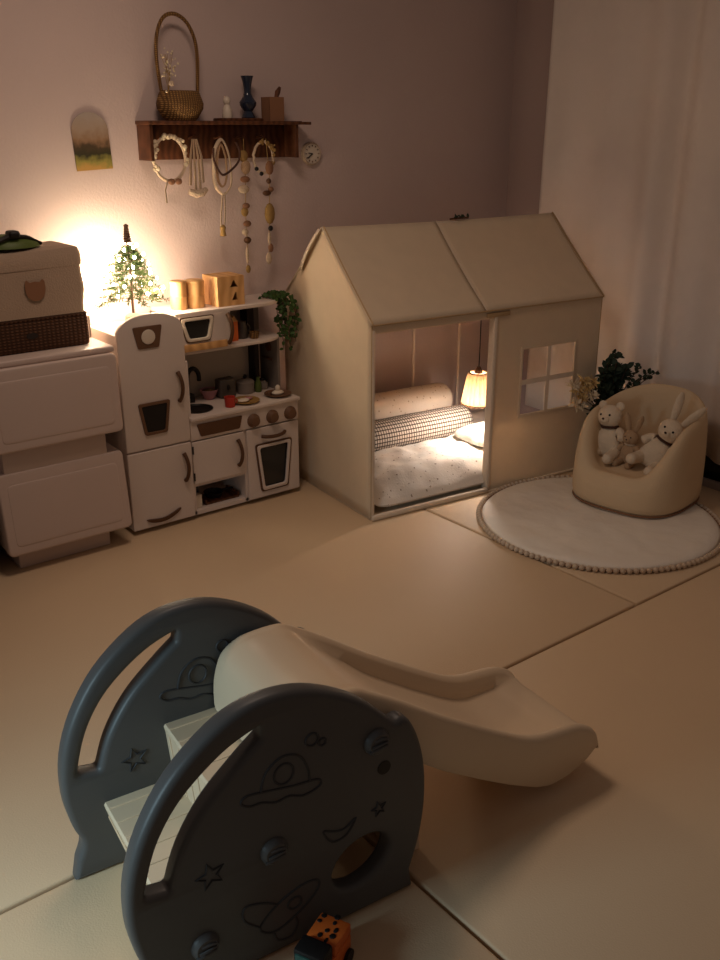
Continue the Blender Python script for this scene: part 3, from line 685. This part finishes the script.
# gable ends (local x = 0 and x = HL) : pentagons in (y, z)
YZ = Matrix(((0, 0, 1, 0), (1, 0, 0, 0), (0, 1, 0, 0), (0, 0, 0, 1)))
pent = [(0, .012), (HD, .012), (HD, HE), (HD/2, HR), (0, HE)]
def clothgrid(f, nu, nv):
    g = G(); g.surf([[Vector(f(i/nu, j/nv)) for j in range(nv+1)] for i in range(nu+1)]); return g
def gable(u, v, x, s):
    y = HD*v; top = HE+(HR-HE)*(1-abs(2*v-1))
    z = .012+(top-.012)*u
    return (x+s*.006*math.sin(u*5+v*4)*math.sin(PI*u)*math.sin(PI*v), y, z)
for nm, x, s in (('left_side_panel', 0, 1),):
    o = clothgrid(lambda u, v: gable(u, v, x, s), 20, 20).out(nm, M['tent'], H); md = o.modifiers.new('s', 'SOLIDIFY'); md.thickness = .003
def roof(u, v, side, x0, x1):
    x = x0+(x1-x0)*u; t = v
    y = (HD/2)*(1-t) if side == 0 else HD/2+(HD/2)*t
    sag = .012*math.sin(PI*t)*(.5+.5*math.sin(PI*(x/HL)))
    z = HR-(HR-HE)*t-sag+.004
    if side == 0: y -= .008*t
    else: y += .008*t
    return (x, y, z+(-.006*math.sin(PI*x/HL))*(1-t))
XS = .585
for nm, sd, a, b in (('front_roof_panel', 0, -.012, XS), ('front_roof_panel', 0, XS, HL+.012), ('rear_roof_panel', 1, -.012, HL+.012)):
    o = clothgrid(lambda u, v: roof(u, v, sd, a, b), 22, 14).out(nm, M['tent'], H); md = o.modifiers.new('s', 'SOLIDIFY'); md.thickness = .003
def tubeseam(pts, r, nm, m, sub=6): return G().tube(pts, r, sub).out(nm, m, H)
tubeseam([Vector(roof(1, v/10, 0, 0, XS))+Vector((0, -.002, .003)) for v in range(11)], .0022, 'roof_seam', M['tentw'])
# front wall right of the doorway with a window opening
wx0, wx1, wz0, wz1 = .815, 1.135, .348, .655
g = G(); g.prism([[(DW, .012), (HL, .012), (HL, HE), (DW, HE)], [(wx0, wz0), (wx1, wz0), (wx1, wz1), (wx0, wz1)]], .003, 0, at(0, -.002, 0) @ XZ)
g.out('front_wall_panel', M['tent'], H, smooth=False)
G().box(0, DW, -.002, .001, HE-.035, HE, 0).out('door_lintel', M['tent'], H)
G().box(DW-.006, DW+.012, -.008, .032, .012, HE-.02, .003).out('door_hem', M['tentw'], H)
G().box(.0, .014, -.006, .02, .012, HE-.02, .003).out('door_hem', M['tentw'], H)
xm, zm = (wx0+wx1)/2, (wz0+wz1)/2
wf = G().prism([[(wx0-.012, wz0-.012), (wx1+.012, wz0-.012), (wx1+.012, wz1+.012), (wx0-.012, wz1+.012)], [(wx0, wz0), (wx1, wz0), (wx1, wz1), (wx0, wz1)]], .005, .001, at(0, -.006, 0) @ XZ).out('window_trim', M['tent'], H)
G().box(xm-.011, xm+.011, -.005, -.001, wz0, wz1).out('window_bar', M['tentw'], wf)
G().box(wx0, wx1, -.0055, -.0012, zm-.011, zm+.011).out('window_bar', M['tentw'], wf)
# back wall and floor lining
G().box(.0, HL, -.012, HD, .001, .010, .003).out('floor_lining', M['tent'], H)
G().box(.0, DW, -.016, .006, .001, .026, .008, seg=3).out('door_sill', M['tentw'], H)
for nm, p, q in (('pole', (.006, .006, .01), (.006, .006, HE)), ('pole', (HL-.006, .006, .01), (HL-.006, .006, HE)), ('pole', (.006, HD-.01, .01), (.006, HD-.01, HE)), ('pole', (HL-.006, HD-.01, .01), (HL-.006, HD-.01, HE)),
                 ('pole', (.735, HD-.014, .01), (.735, HD-.014, HE)), ('pole', (1.03, HD-.014, .01), (1.03, HD-.014, HE)), ('ridge_pole', (0, HD/2, HR-.012), (HL, HD/2, HR-.012)), ('eave_pole', (0, .008, HE-.006), (HL, .008, HE-.006)), ('eave_pole', (0, HD-.01, HE-.006), (HL, HD-.01, HE-.006))):
    G().cyl(p, q, .0075, None, 10).out(nm, M['pole'], H)
for x in (0, HL):
    tubeseam([(x, 0, .014), (x, -.001, HE)], .003, 'edge_seam', M['seam'])
    tubeseam([Vector(roof(0 if x == 0 else 1, v/8, 0, 0 if x == 0 else XS, XS if x == 0 else HL))+Vector((0, -.001, .003)) for v in range(9)], .003, 'edge_seam', M['seam'])
tubeseam([(x*HL/10, -.011, HE+.002) for x in range(11)], .0035, 'eave_seam', M['seam'])
tubeseam([(.0, y*HD/10, .014) for y in range(11)], .003, 'base_seam', M['seam'])
G().box(.59, .72, -.010, -.004, HE-.028, HE-.008, .002).out('rolled_tie', M['seam'], H)
rows = [[Vector((-.012-.012*math.sin(t*3)+.006*k, HD/2+.02+.17*t+.02*k, HR-.005-.19*t)) for k in (-1, 1)] for t in (j/8 for j in range(9))]
g = G(); g.surf(rows); o = g.out('loose_flap', M['tentw'], H); md = o.modifiers.new('s', 'SOLIDIFY'); md.thickness = .003
tw = T('twig_clip', 'small dark leafy twig lying on the ridge of the play house roof', 'twig')
tw.parent = None
cH, sH = math.cos(HA), math.sin(HA)
def hw(u, v, z): return (2.352+cH*u-sH*v, 2.898+sH*u+cH*v, z)
tw.location = hw(.72, HD/2, HR-.002); tw.rotation_euler.z = HA
G().tube([(-.055, 0, .006), (-.01, -.004, .008), (.05, 0, .008)], .005, 6).out('stem', M['bark'], tw)
g = G()
for k in range(12): g.leaft(Vector((-.035+.008*k, random.uniform(-.006, .006), .008)), Vector((random.uniform(-1, 1), random.uniform(-1, 1), .6)), Vector((0, -.5, 1)), .022, .011)
g.out('foliage', M['euc'], tw, smooth=False, weld=False)

# bedding
fm = T('floor_mattress', 'cream floor mattress filling the bottom of the play house', 'mattress', hw(.02, .03, .0105), HA)
G().box(0, 1.24, .085, .69, 0, .085, .03, seg=4).out('mattress_body', M['bed'], fm)
def pillowy(name, label, cat, m, x0, x1, y0, y1, z0, h, nu=40, nv=30, ex=.16, wr=.006, seed=0., drape=0.):
    """a soft filled pad: rounded top and bottom, gentle creases"""
    rows = []
    top = []; bot = []
    for i in range(nu+1):
        a = []; b = []
        for j in range(nv+1):
            u, v = i/nu, j/nv
            e = (min(1, u/ex, (1-u)/ex)); f = (min(1, v/ex, (1-v)/ex)); k = math.sqrt(max(0, 1-(1-e)**2))*math.sqrt(max(0, 1-(1-f)**2))
            x = x0+(x1-x0)*u; y = y0+(y1-y0)*v
            # round the plan corners
            cx, cy = abs(2*u-1), abs(2*v-1); q = max(0, cx+cy-1.75)*.25
            x -= (x1-x0)*q*.5*(1 if u > .5 else -1); y -= (y1-y0)*q*.5*(1 if v > .5 else -1)
            w = noise.noise(Vector((x*9+seed, y*9, seed)))*wr+noise.noise(Vector((x*22, y*22, seed)))*wr*.5
            dz = -drape*ss(y0+.06, y0+.012, y) if False else -drape*(1-ss(y0-.01, y0+.12, y))
            a.append(Vector((x, y, z0+dz+h*.35+h*.65*k+w*k))); b.append(Vector((x, y, z0+dz+h*.35-h*.35*k**.5)))
        top.append(a); bot.append(b)
    g = G(); g.surf(top); g.surf([list(reversed(r)) for r in bot])
    o = g.out(name, m); o.location = hw(0, 0, 0); o.rotation_euler.z = HA
    return tag(o, label, cat)
pillowy('quilt', 'white printed quilt spread over the floor mattress in the doorway', 'quilt', M['print'], .022, .88, .014, .43, .0955, .06, wr=.016, drape=.072, nv=44)
pillowy('blanket', 'folded greige blanket behind the lamp inside the play house', 'blanket', M['blank'], .93, 1.23, .14, .66, .0955, .075, wr=.014, seed=3.)
o = pillowy('pillow', 'small white pillow just inside the doorway under the lamp', 'pillow', M['pill'], .71, .97, .13, .36, .151, .085, ex=.45, seed=5.)
def bolster(name, label, m, u0, u1, v, z, r, tilt=0.):
    g = G(); N = 48; rows = []
    for i in range(N+1):
        t = i/N; x = u0+(u1-u0)*t
        e = min(t, 1-t)*(u1-u0)/r
        rr = r*(math.sqrt(max(0, 1-(1-min(1, e/.55))**2))*.999+.001)
        rr *= 1+.02*noise.noise(Vector((x*8, v*10, 0)))
        rows.append([Vector((x, v+rr*math.cos(2*PI*k/32), z+tilt*(t-.5)+rr*math.sin(2*PI*k/32)*.97)) for k in range(32)])
    vs = g.surf(rows, cu=True); g.cap(vs[0]); g.cap(vs[-1])
    o = g.out(name, m); o.location = hw(0, 0, 0); o.rotation_euler.z = HA
    return tag(o, label, 'bolster', 'bolsters in the play house')
bolster('bolster_cushion', 'brown and white checked bolster lying on the mattress', M['check'], .06, .92, .50, .182, .085)
bolster('bolster_cushion', 'cream dotted bolster against the back wall of the tent', M['dots'], .06, .90, .648, .268, .085)

# pendant lamp
LU, LV = .745, .22
lz = HE+(HR-HE)*(LV/(HD/2))
LP = T('pendant_lamp', 'fluted pendant lamp glowing inside the play house doorway', 'pendant lamp', hw(LU, LV, 0), HA)
G().tube([(0, 0, lz-.02), (.002, 0, .6), (0, 0, .505)], .0028, 6).out('cord', M['black'], LP)
G().lathe([(.008, .54), (.016, .525), (.02, .51), (.013, .508)], 16).out('lamp_cap', M['brown'], LP)
def shade_r(z): return .036+.024*ss(.49, .36, z) if z <= .49 else .03
N = 72; rows = []
for i in range(13):
    t = i/12; z = .512-.15*t; base = .044+.03*t**.8
    rows.append([Vector(((base+.0035*math.cos(18*a))*math.cos(a), (base+.0035*math.cos(18*a))*math.sin(a), z-(.007*abs(math.sin(9*a)) if i == 12 else 0))) for a in (2*PI*k/N for k in range(N))])
shm = mat('rattan_shade', '#ead2b6', .7, .1, 30, trans=.36)
g = G(); g.surf(rows, cu=True); o = g.out('lamp_shade', shm, LP); md = o.modifiers.new('s', 'SOLIDIFY'); md.thickness = .002
for z, r in ((.512, .044), (.362, .075)): G().tube([(r*math.cos(2*PI*k/40), r*math.sin(2*PI*k/40), z) for k in range(40)], .0028, 6, True).out('shade_ring', M['wick'], LP)
G().ball((0, 0, .442), (.024, .024, .030), 16).out('bulb', M['lampbulb'], LP)
p = hw(LU, LV, .374); plight('pendant_lamp_light', p, 6., .02, (1., .92, .85))

# ------------------------------------------------------------------ round padded mat
MC = (3.122, 2.288); MR = .503
RM = T('round_mat', 'round white padded mat edged with pompoms under the armchair', 'mat', (MC[0], MC[1], 0))
rows = []
for i in range(40):
    t = i/39; r = MR*(1-t)
    row = []
    for k in range(96):
        a = 2*PI*k/96; x, y = r*math.cos(a), r*math.sin(a)
        e = min(1, (MR-r)/.05); z = .008+.018*math.sqrt(max(0, 1-(1-e)**2))
        z += (.008*noise.noise(Vector((x*4, y*7, 1)))+.004*noise.noise(Vector((x*14, y*9, 4))))*e
        row.append(Vector((x, y, z)))
    rows.append(row)
rows.insert(0, [Vector((MR*.97*math.cos(2*PI*k/96), MR*.97*math.sin(2*PI*k/96), .001)) for k in range(96)])
g = G(); vs = g.surf(rows, cu=True); g.cap(vs[0]); g.out('mat_body', M['rmat'], RM, angle=180)
G().tube([((MR+.002)*math.cos(2*PI*k/96), (MR+.002)*math.sin(2*PI*k/96), .008) for k in range(96)], .005, 6, True).out('piping', M['shell'], RM)
angs = [2*PI*k/126 for k in range(126)]
cd_ = math.atan2(-MC[1], -MC[0])
angs.sort(key=lambda a: -math.cos(a-cd_))
pb = G().ball((0, 0, 0), .0118, 8).out('pompom', M['pom'], RM)
rest = G()
for i, a in enumerate(angs):
    p = ((MR+.010)*math.cos(a), (MR+.010)*math.sin(a), .0122)
    if i == 0: pb.location = p
    elif i < 100: dup_part(pb, RM, p)
    else: rest.ball(p, .0118, 8)
rest.out('pompom_trim', M['pom'], RM)['kind'] = 'stuff'

# ------------------------------------------------------------------ child's armchair
CA = math.radians(-81.4)
AC = T('child_armchair', 'tan rounded child armchair pouf on the round mat', 'armchair', (3.455, 2.338, .027), CA)
HX, HYY = .255, .275
def hprof(th):   # th: 0 front .. PI back
    return .165+.205*ss(math.radians(16), math.radians(88), th)+.10*ss(math.radians(60), math.radians(175), th)
N = 72
def cring(sc, zf, ins=0.):
    row = []
    for k in range(N):
        a = 2*PI*k/N-PI/2
        c, s_ = math.cos(a), math.sin(a)
        ex = 2/(2.9-.55*ss(1.2, 2.6, abs((k/N*2*PI+PI) % (2*PI)-PI)))
        x = math.copysign(abs(c)**ex, c)*(HX*sc-ins); y = math.copysign(abs(s_)**ex, s_)*(HYY*sc-ins)
        th = abs((k/N*2*PI+PI) % (2*PI)-PI)
        h = hprof(th)
        row.append(Vector((x, y, zf(h, th))))
    return row
SEAT = .155
lean = lambda row, q: row
rows = [cring(.95, lambda h, t: .0), cring(.995, lambda h, t: .012), cring(1.02, lambda h, t: .08), cring(1.0, lambda h, t: h*.6+.02), cring(.97, lambda h, t: h-.045), cring(.93, lambda h, t: h-.012), cring(.87, lambda h, t: h),
        cring(.80, lambda h, t: h-.006-.03*(h-.165)), cring(.74, lambda h, t: SEAT+(h-SEAT)*.82-.008), cring(.69, lambda h, t: SEAT+(h-SEAT)*.45-.006), cring(.64, lambda h, t: SEAT+(h-SEAT)*.12-.006), cring(.56, lambda h, t: SEAT), cring(.3, lambda h, t: SEAT+.004), cring(.02, lambda h, t: SEAT+.005)]
g = G(); vs = g.surf(rows, cu=True); g.cap(vs[0]); g.cap(vs[-1])
sb = g.out('armchair_shell', M['chair'], AC, angle=180, sub=1)
G().tube([p+Vector((0, 0, -.001)) for p in cring(.985, lambda h, t: .010)], .004, 6, True).out('base_piping', M['bearp'], AC)
def skinfig(name, m, parent, V, E_, R, sub=2):
    me = bpy.data.meshes.new(name); me.from_pydata(V, E_, []); o = bpy.data.objects.new(name, me); COL.objects.link(o)
    me.materials.append(m); o.parent = parent
    sk = o.modifiers.new('skin', 'SKIN'); sk.use_smooth_shade = True
    for i, r in enumerate(R): me.skin_vertices[0].data[i].radius = (r, r) if not hasattr(r, '__len__') else r
    me.skin_vertices[0].data[0].use_root = True
    md = o.modifiers.new('sub', 'SUBSURF'); md.levels = sub; md.render_levels = sub
    dg = bpy.context.evaluated_depsgraph_get(); me2 = bpy.data.meshes.new_from_object(o.evaluated_get(dg))
    o.modifiers.clear(); o.data = me2; me2.materials.clear(); me2.materials.append(m); me2.shade_smooth()
    return o
cC, sC = math.cos(CA), math.sin(CA)
def cw(x, y, z): return (3.455+cC*x-sC*y, 2.338+sC*x+cC*y, z+.027)
def doll(name, label, cat, x, y, z, rx, ry, sc, m, ears, collar, face=True, hat=False):
    """sitting soft toy: local -y is its front, origin at the seat"""
    o = T(name, label, cat, cw(x, y, z)); o.rotation_euler = (rx, ry, CA); o.scale = (sc, sc, sc)
    V = [(0, 0, .035), (0, 0, .075), (0, .0, .105), (-.035, -.015, .025), (-.038, -.065, .012), (-.04, -.10, .012), (.035, -.015, .025), (.038, -.065, .012), (.04, -.10, .012), (-.045, -.004, .10), (-.062, -.022, .07), (.045, -.004, .10), (.062, -.022, .07)]
    E_ = [(0, 1), (1, 2), (0, 3), (3, 4), (4, 5), (0, 6), (6, 7), (7, 8), (2, 9), (9, 10), (2, 11), (11, 12)]
    skinfig('body', m, o, V, E_, [.045, .042, .026, .024, .021, .022, .024, .021, .022, .018, .018, .018, .018])
    hd_ = G().ball((0, -.008, .155), (.045, .04, .042), 18).out('head', m, o)
    if ears == 'bear':
        for s in (-1, 1): G().ball((s*.034, -.002, .192), (.017, .01, .017), 12).out('ear', m, o)
    else:
        for s in (-1, 1): G().tube([(s*.018, 0, .185), (s*.03, .004, .225), (s*.042, .006, .262), (s*.048, .004, .285)], [.011, .017, .016, .006], 10, False, .55).out('ear', m, o)
    G().ball((0, -.046, .146), (.017, .012, .013), 12).out('muzzle', m, o)
    G().ball((0, -.058, .150), (.005, .004, .004), 8).out('nose', M['collar'], o)
    for s in (-1, 1): G().ball((s*.017, -.044, .163), .0042, 8).out('eye', M['black'], o)
    G().tube([(.028*math.cos(2*PI*k/20), -.003+.026*math.sin(2*PI*k/20), .117) for k in range(20)], .0055, 6, True).out('collar', collar, o)
    if hat: G().ball((0, 0, .187), (.034, .03, .016), 12).out('hat', M['doll2'], o)
    return o
doll('teddy_bear', 'cream knitted teddy bear sitting at the left of the armchair', 'stuffed toy', -.128, -.055, .158, -.14, -.10, 1.25, M['doll'], 'bear', M['collar'])
doll('bunny_doll', 'small grey-tan bunny doll between the two larger toys in the armchair', 'stuffed toy', -.028, -.06, .156, -.08, .0, .8, M['doll2'], 'bunny', M['doll'])
doll('bunny_doll', 'cream bunny doll slumped to the right side of the armchair', 'stuffed toy', .055, -.05, .160, -.25, .42, 1.25, M['doll'], 'bunny', M['collar'])

# ------------------------------------------------------------------ plant behind the chair
PL = T('plant_vase', 'dark green eucalyptus and yellow flowers in a vase behind the armchair', 'plant', (3.668, 2.688, 0))
G().lathe([(.05, 0), (.062, .01), (.07, .10), (.055, .19), (.04, .22), (.044, .235), (.037, .235), (.035, .2), (0, .19)], 24, None, False).out('vase_body', M['brown2'], PL)
stm = G(); lf = G(); fw = []
def branch(tip, n, m, big):
    pts = [Vector((0, 0, .2))]; tip = Vector(tip)
    for j in range(1, 7):
        t = j/6; pts.append(Vector((0, 0, .2)).lerp(tip, t)+Vector((0, 0, .05*math.sin(PI*t))))
    stm.tube(pts, .0022, 5)
    for j in range(n):
        t = random.uniform(.35, 1)*5.99; i = int(t); p = pts[i].lerp(pts[i+1], t-i)
        lf.leaft(p, Vector((random.uniform(-1, 1), random.uniform(-1, 1), random.uniform(-.3, .9))), Vector((random.uniform(-1, .2), random.uniform(-1, .3), .6)), big*random.uniform(.7, 1.2), big*random.uniform(.55, .8))
for tip in ((-.06, -.06, .56), (-.02, -.02, .60), (-.11, -.03, .52), (-.09, -.01, .47), (-.14, -.03, .45), (.0, -.08, .53), (.02, -.05, .50), (-.05, .0, .55), (-.14, -.05, .38), (-.12, -.02, .34), (-.03, -.04, .52), (-.15, -.03, .30), (-.10, -.05, .42)):
    branch(tip, 34, M['euc'], .041)
for tip in ((.06, -.16, .52), (.05, -.12, .54), (.075, -.20, .53), (.06, -.14, .49)): branch(tip, 15, M['euc'], .027)
fpts = [(-0.255, -.06, 0.480), (-0.285, -.05, 0.435), (-0.215, -.05, 0.495), (-0.275, -.05, 0.510), (-0.315, -.05, 0.470), (-0.235, -.07, 0.435), (-0.335, -.06, 0.410), (-0.345, -.05, 0.495), (-0.295, -.06, 0.395)]
for f in fpts: stm.tube([(0, 0, .2), (f[0]*.5, f[1]*.5, .2+(f[2]-.2)*.65), f], .0018, 5)
stm.out('stem', M['bark'], PL); lf.out('foliage', M['euc'], PL, smooth=False, weld=False)
for q, f in enumerate(fpts):
    g = G(); c = Vector(f)
    for k in range(22):
        d = Vector((random.gauss(0, 1)-.3, random.gauss(0, 1)-.5, random.gauss(0, 1)+.3)).normalized()
        g.leaft(c+d*.003, d, Vector((random.random(), -1, random.random())), random.uniform(.024, .040), .015)
    g.out('flower_head', M['yellow'] if q < 5 else M['cream'], PL, smooth=False, weld=False)

# ------------------------------------------------------------------ slide
SA = math.radians(-6)
SL = T('toddler_slide', 'grey-blue space-themed toddler slide with a cream chute', 'slide', (1.122, 1.219, 0), SA)
outl = [(-.004, 0), (-.012, .05), (.012, .13), (.024, .22), (.022, .31), (.006, .385), (-.018, .440), (-.040, .458), (-.058, .456), (-.078, .474), (-.14, .535), (-.22, .585), (-.30, .612), (-.385, .612), (-.46, .582), (-.545, .511), (-.605, .42), (-.638, .325), (-.645, .23), (-.632, .145), (-.617, .095), (-.632, .05), (-.642, 0)]
O1 = smoothloop(outl[1:-1], 4, False); O1 = [(-.004, 0)] + O1 + [(-.642, 0), (-.30, .0)]
mid = [(-.367, .545), (-.45, .508), (-.525, .44), (-.572, .36), (-.597, .285)]
slot_o = smoothloop([(-.362, .560), (-.44, .529), (-.527, .460), (-.580, .377), (-.609, .280)], 4, False)
slot_i = smoothloop([(-.364, .532), (-.410, .496), (-.482, .430), (-.535, .350), (-.563, .272)][::-1], 4, False)
slot = rpoly(slot_o+slot_i, .013, 4)
hole = ell(-.142, .137, .072, .056, 28, .45)
def panel(name, y0, mir):
    p = G().prism([O1, slot, hole], .046, .014, at(0, y0, 0) @ XZ, 3).out(name, M['blue'], SL, angle=50)
    yf = y0-.0005
    def line(nm, pts, r=.0026, closed=False): G().tube([(x, yf, z) for x, z in pts], r, 6, closed).out(nm, M['groove_shade'], p)  # outline tubes carry the painted groove shade
    def star(cx, cz, R): return [(cx+(R if k % 2 == 0 else R*.42)*math.cos(PI/2+.2+k*PI/5), cz+(R if k % 2 == 0 else R*.42)*math.sin(PI/2+.2+k*PI/5)) for k in range(10)]
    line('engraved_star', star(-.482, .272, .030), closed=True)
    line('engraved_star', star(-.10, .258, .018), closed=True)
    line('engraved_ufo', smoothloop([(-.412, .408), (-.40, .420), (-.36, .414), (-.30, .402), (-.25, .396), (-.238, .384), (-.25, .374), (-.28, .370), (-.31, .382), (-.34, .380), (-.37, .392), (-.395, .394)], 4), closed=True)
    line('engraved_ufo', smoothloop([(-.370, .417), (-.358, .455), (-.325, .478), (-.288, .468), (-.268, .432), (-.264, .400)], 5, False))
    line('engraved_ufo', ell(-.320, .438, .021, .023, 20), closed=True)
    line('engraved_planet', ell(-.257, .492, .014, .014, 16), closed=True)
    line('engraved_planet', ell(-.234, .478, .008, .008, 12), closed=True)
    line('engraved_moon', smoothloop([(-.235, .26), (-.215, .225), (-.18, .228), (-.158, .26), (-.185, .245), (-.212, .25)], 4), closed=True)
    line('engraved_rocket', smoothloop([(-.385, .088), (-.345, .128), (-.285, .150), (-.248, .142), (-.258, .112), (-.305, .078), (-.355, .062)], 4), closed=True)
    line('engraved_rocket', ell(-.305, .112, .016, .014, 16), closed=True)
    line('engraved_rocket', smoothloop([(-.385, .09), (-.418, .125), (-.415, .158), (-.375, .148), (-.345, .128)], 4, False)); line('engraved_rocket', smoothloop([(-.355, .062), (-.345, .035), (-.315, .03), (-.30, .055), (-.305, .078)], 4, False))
    if not mir:
        for x, z in ((-.108, .43), (-.348, .268), (-.503, .112)):
            kn = G().lathe([(.030, 0), (.029, .008), (.022, .016), (.0, .018)], 20, at(x, y0+.002, z) @ rot(PI/2, 'X'), False).out('screw_cap', M['blue'], p)
            for q in (-1, 0, 1): G().tube([(x-.018+.006*q, y0-.017+.004*abs(q), z-.014+.012*(q+1)), (x+.004, y0-.019+.003*abs(q), z+.002+.01*q), (x+.018, y0-.015, z+.008*q)], .0032, 5).out('cap_rib', M['blue'], kn)
        G().lathe([(.016, 0), (.016, .001), (0, .001)], 16, at(-.088, y0-.0005, .357) @ rot(PI/2, 'X')).out('bolt_hole', M['black'], p)
    return p
panel('near_side_panel', 0, False); panel('far_side_panel', .414, True)
# steps
def step(x0, x1, z0, z1, bx):
    g = G(); P = [(x0+bx, z0), (x0+.003, z1-.02), (x0, z1-.006), (x0+.004, z1), (x1, z1), (x1, z0)]
    g.prism([P], .366, .002, at(0, .049, 0) @ XZ)
    s_ = g.out('step', M['slide'], SL)
    for k in range(7):
        y = .075+k*.052; G().tube([(x0+bx*.9+.001, y, z0+.02), (x0+.002, y, z1-.02), (x0+.005, y, z1+.0005), (x1-.02, y, z1+.0005)], .0022, 5).out('tread_rib', M['slide'], s_)
step(-.562, -.39, .0, .187, .045); step(-.41, -.27, .0, .337, .03)
# chute
top = [(-.288, .40), (-.284, .44), (-.268, .483), (-.238, .507), (-.20, .518), (-.12, .518), (-.07, .492), (.0, .448), (.09, .385), (.18, .326), (.29, .258), (.37, .213), (.43, .194), (.49, .187), (.55, .178), (.60, .152), (.618, .128), (.624, .10)]
TP = smoothloop(top, 4, False); TP.sort(key=lambda p: p[0])
fl_ = lambda u: lerp([(-.31, .004), (-.2, .004), (-.1, .012), (0, .045), (.1, .06), (.42, .066), (.52, .058), (.60, .02), (.63, .004)], u)
und = lambda u: lerp([(-.31, .34), (-.05, .34), (.0, .31), (.115, .222), (.25, .137), (.334, .088), (.42, .044), (.47, .030), (.53, .036), (.59, .060), (.63, .092)], u)
YA, YB = .058, .406
rows = []
for u, z in TP:
    f = z-fl_(u); b = min(und(u), f-.012)
    rd = .016
    w = .030
    # closed loop in (y, z): near outer wall, rim, inner floor, far rim, far outer wall, belly
    edge = .0 if -.29 < u else .01
    L = [(YA+.006+edge, b), (YA, b+.012), (YA, z-rd), (YA+.005, z-.004), (YA+.013, z), (YA+w-.006, z-.002), (YA+w+.004, max(f+.004, z-.014)), (YA+w+.012, f+.006), (YA+w+.028, f), ((YA+YB)/2, f-.001),
         (YB-w-.028, f), (YB-w-.012, f+.006), (YB-w-.004, max(f+.004, z-.014)), (YB-w+.006, z-.002), (YB-.013, z), (YB-.005, z-.004), (YB, z-rd), (YB, b+.012), (YB-.006-edge, b)]
    rows.append([Vector((u, y, zz)) for y, zz in L])
g = G(); vs = g.surf(rows, cu=True); g.cap(vs[0]); g.cap(vs[-1]); g.out('chute', M['slide'], SL, angle=55)
G().prism([rpoly([(.01, 0), (.075, 0), (.07, .26), (.015, .30)], .008)], .30, .006, at(0, .085, 0) @ XZ).out('chute_leg', M['slide'], SL)

# toy in the foreground
ty_ = T('toy_truck', 'orange and black patterned toy truck on the floor in front of the slide', 'toy truck', (.825, 1.165, .0), math.radians(25)); ty_.scale = (1.2, 1.2, 1.2)
G().box(-.05, .05, -.03, .03, .014, .050, .006).out('truck_body', M['orange'], ty_)
G().box(-.05, -.012, -.028, .028, .048, .082, .006).out('cab', M['black'], ty_)
cgo = G().box(-.008, .05, -.029, .029, .048, .07, .004).out('cargo_bed', M['orange'], ty_)
for k in range(9):
    G().ball((-.002+.0065*k, random.uniform(-.022, .022), .0705), (random.uniform(.004, .008), random.uniform(.003, .006), .0015), 8).out('stripe_patch', M['black'], cgo)
G().box(-.053, -.049, -.022, .022, .055, .075, .001).out('windscreen', M['teal'], ty_)
for x in (-.032, .032):
    for s in (-1, 1): G().lathe([(.014, -.006), (.014, .006)], 16, at(x, s*.03, .014) @ rot(PI/2, 'X')).out('wheel', M['black'], ty_)

# ------------------------------------------------------------------ lights, world, camera
def area(name, loc, target, sx, sy, e, col, spread=PI):
    li = bpy.data.lights.new(name, 'AREA'); li.shape = 'RECTANGLE'; li.size = sx; li.size_y = sy; li.energy = e; li.color = col; li.spread = spread
    o = bpy.data.objects.new(name, li); COL.objects.link(o); o.location = loc
    o.rotation_euler = (Vector(target)-Vector(loc)).to_track_quat('-Z', 'Y').to_euler(); return o
area('hallway_light', (-.62, 1.52, .75), (.45, 1.55, .08), .3, .6, 3.4, (.62, .88, 1.), math.radians(85))
area('overhead_fill', (1.35, 2.4, 2.6), (1.4, 2.4, 0), .5, .5, 11.5, (1., .74, .57))  # unseen fill light added overhead to brighten floor and kitchen fronts
wd = bpy.data.worlds.new('night_room'); S.world = wd; wd.use_nodes = True
bg = wd.node_tree.nodes['Background']; bg.inputs[0].default_value = (1., .76, .64, 1); bg.inputs[1].default_value = .088

cam = bpy.data.cameras.new('camera'); co = bpy.data.objects.new('camera', cam); COL.objects.link(co)
co.location = (0, 0, 1.6); co.rotation_euler = (math.radians(90-20.7), 0, math.radians(51.67-90))
cam.sensor_fit = 'VERTICAL'; cam.sensor_height = 36; cam.lens = 936.9/960*36; cam.clip_start = .02
S.camera = co
S.view_settings.view_transform = 'Standard'; S.view_settings.look = 'None'; S.view_settings.gamma = 1; S.view_settings.exposure = 0
S.view_settings.use_curve_mapping = False
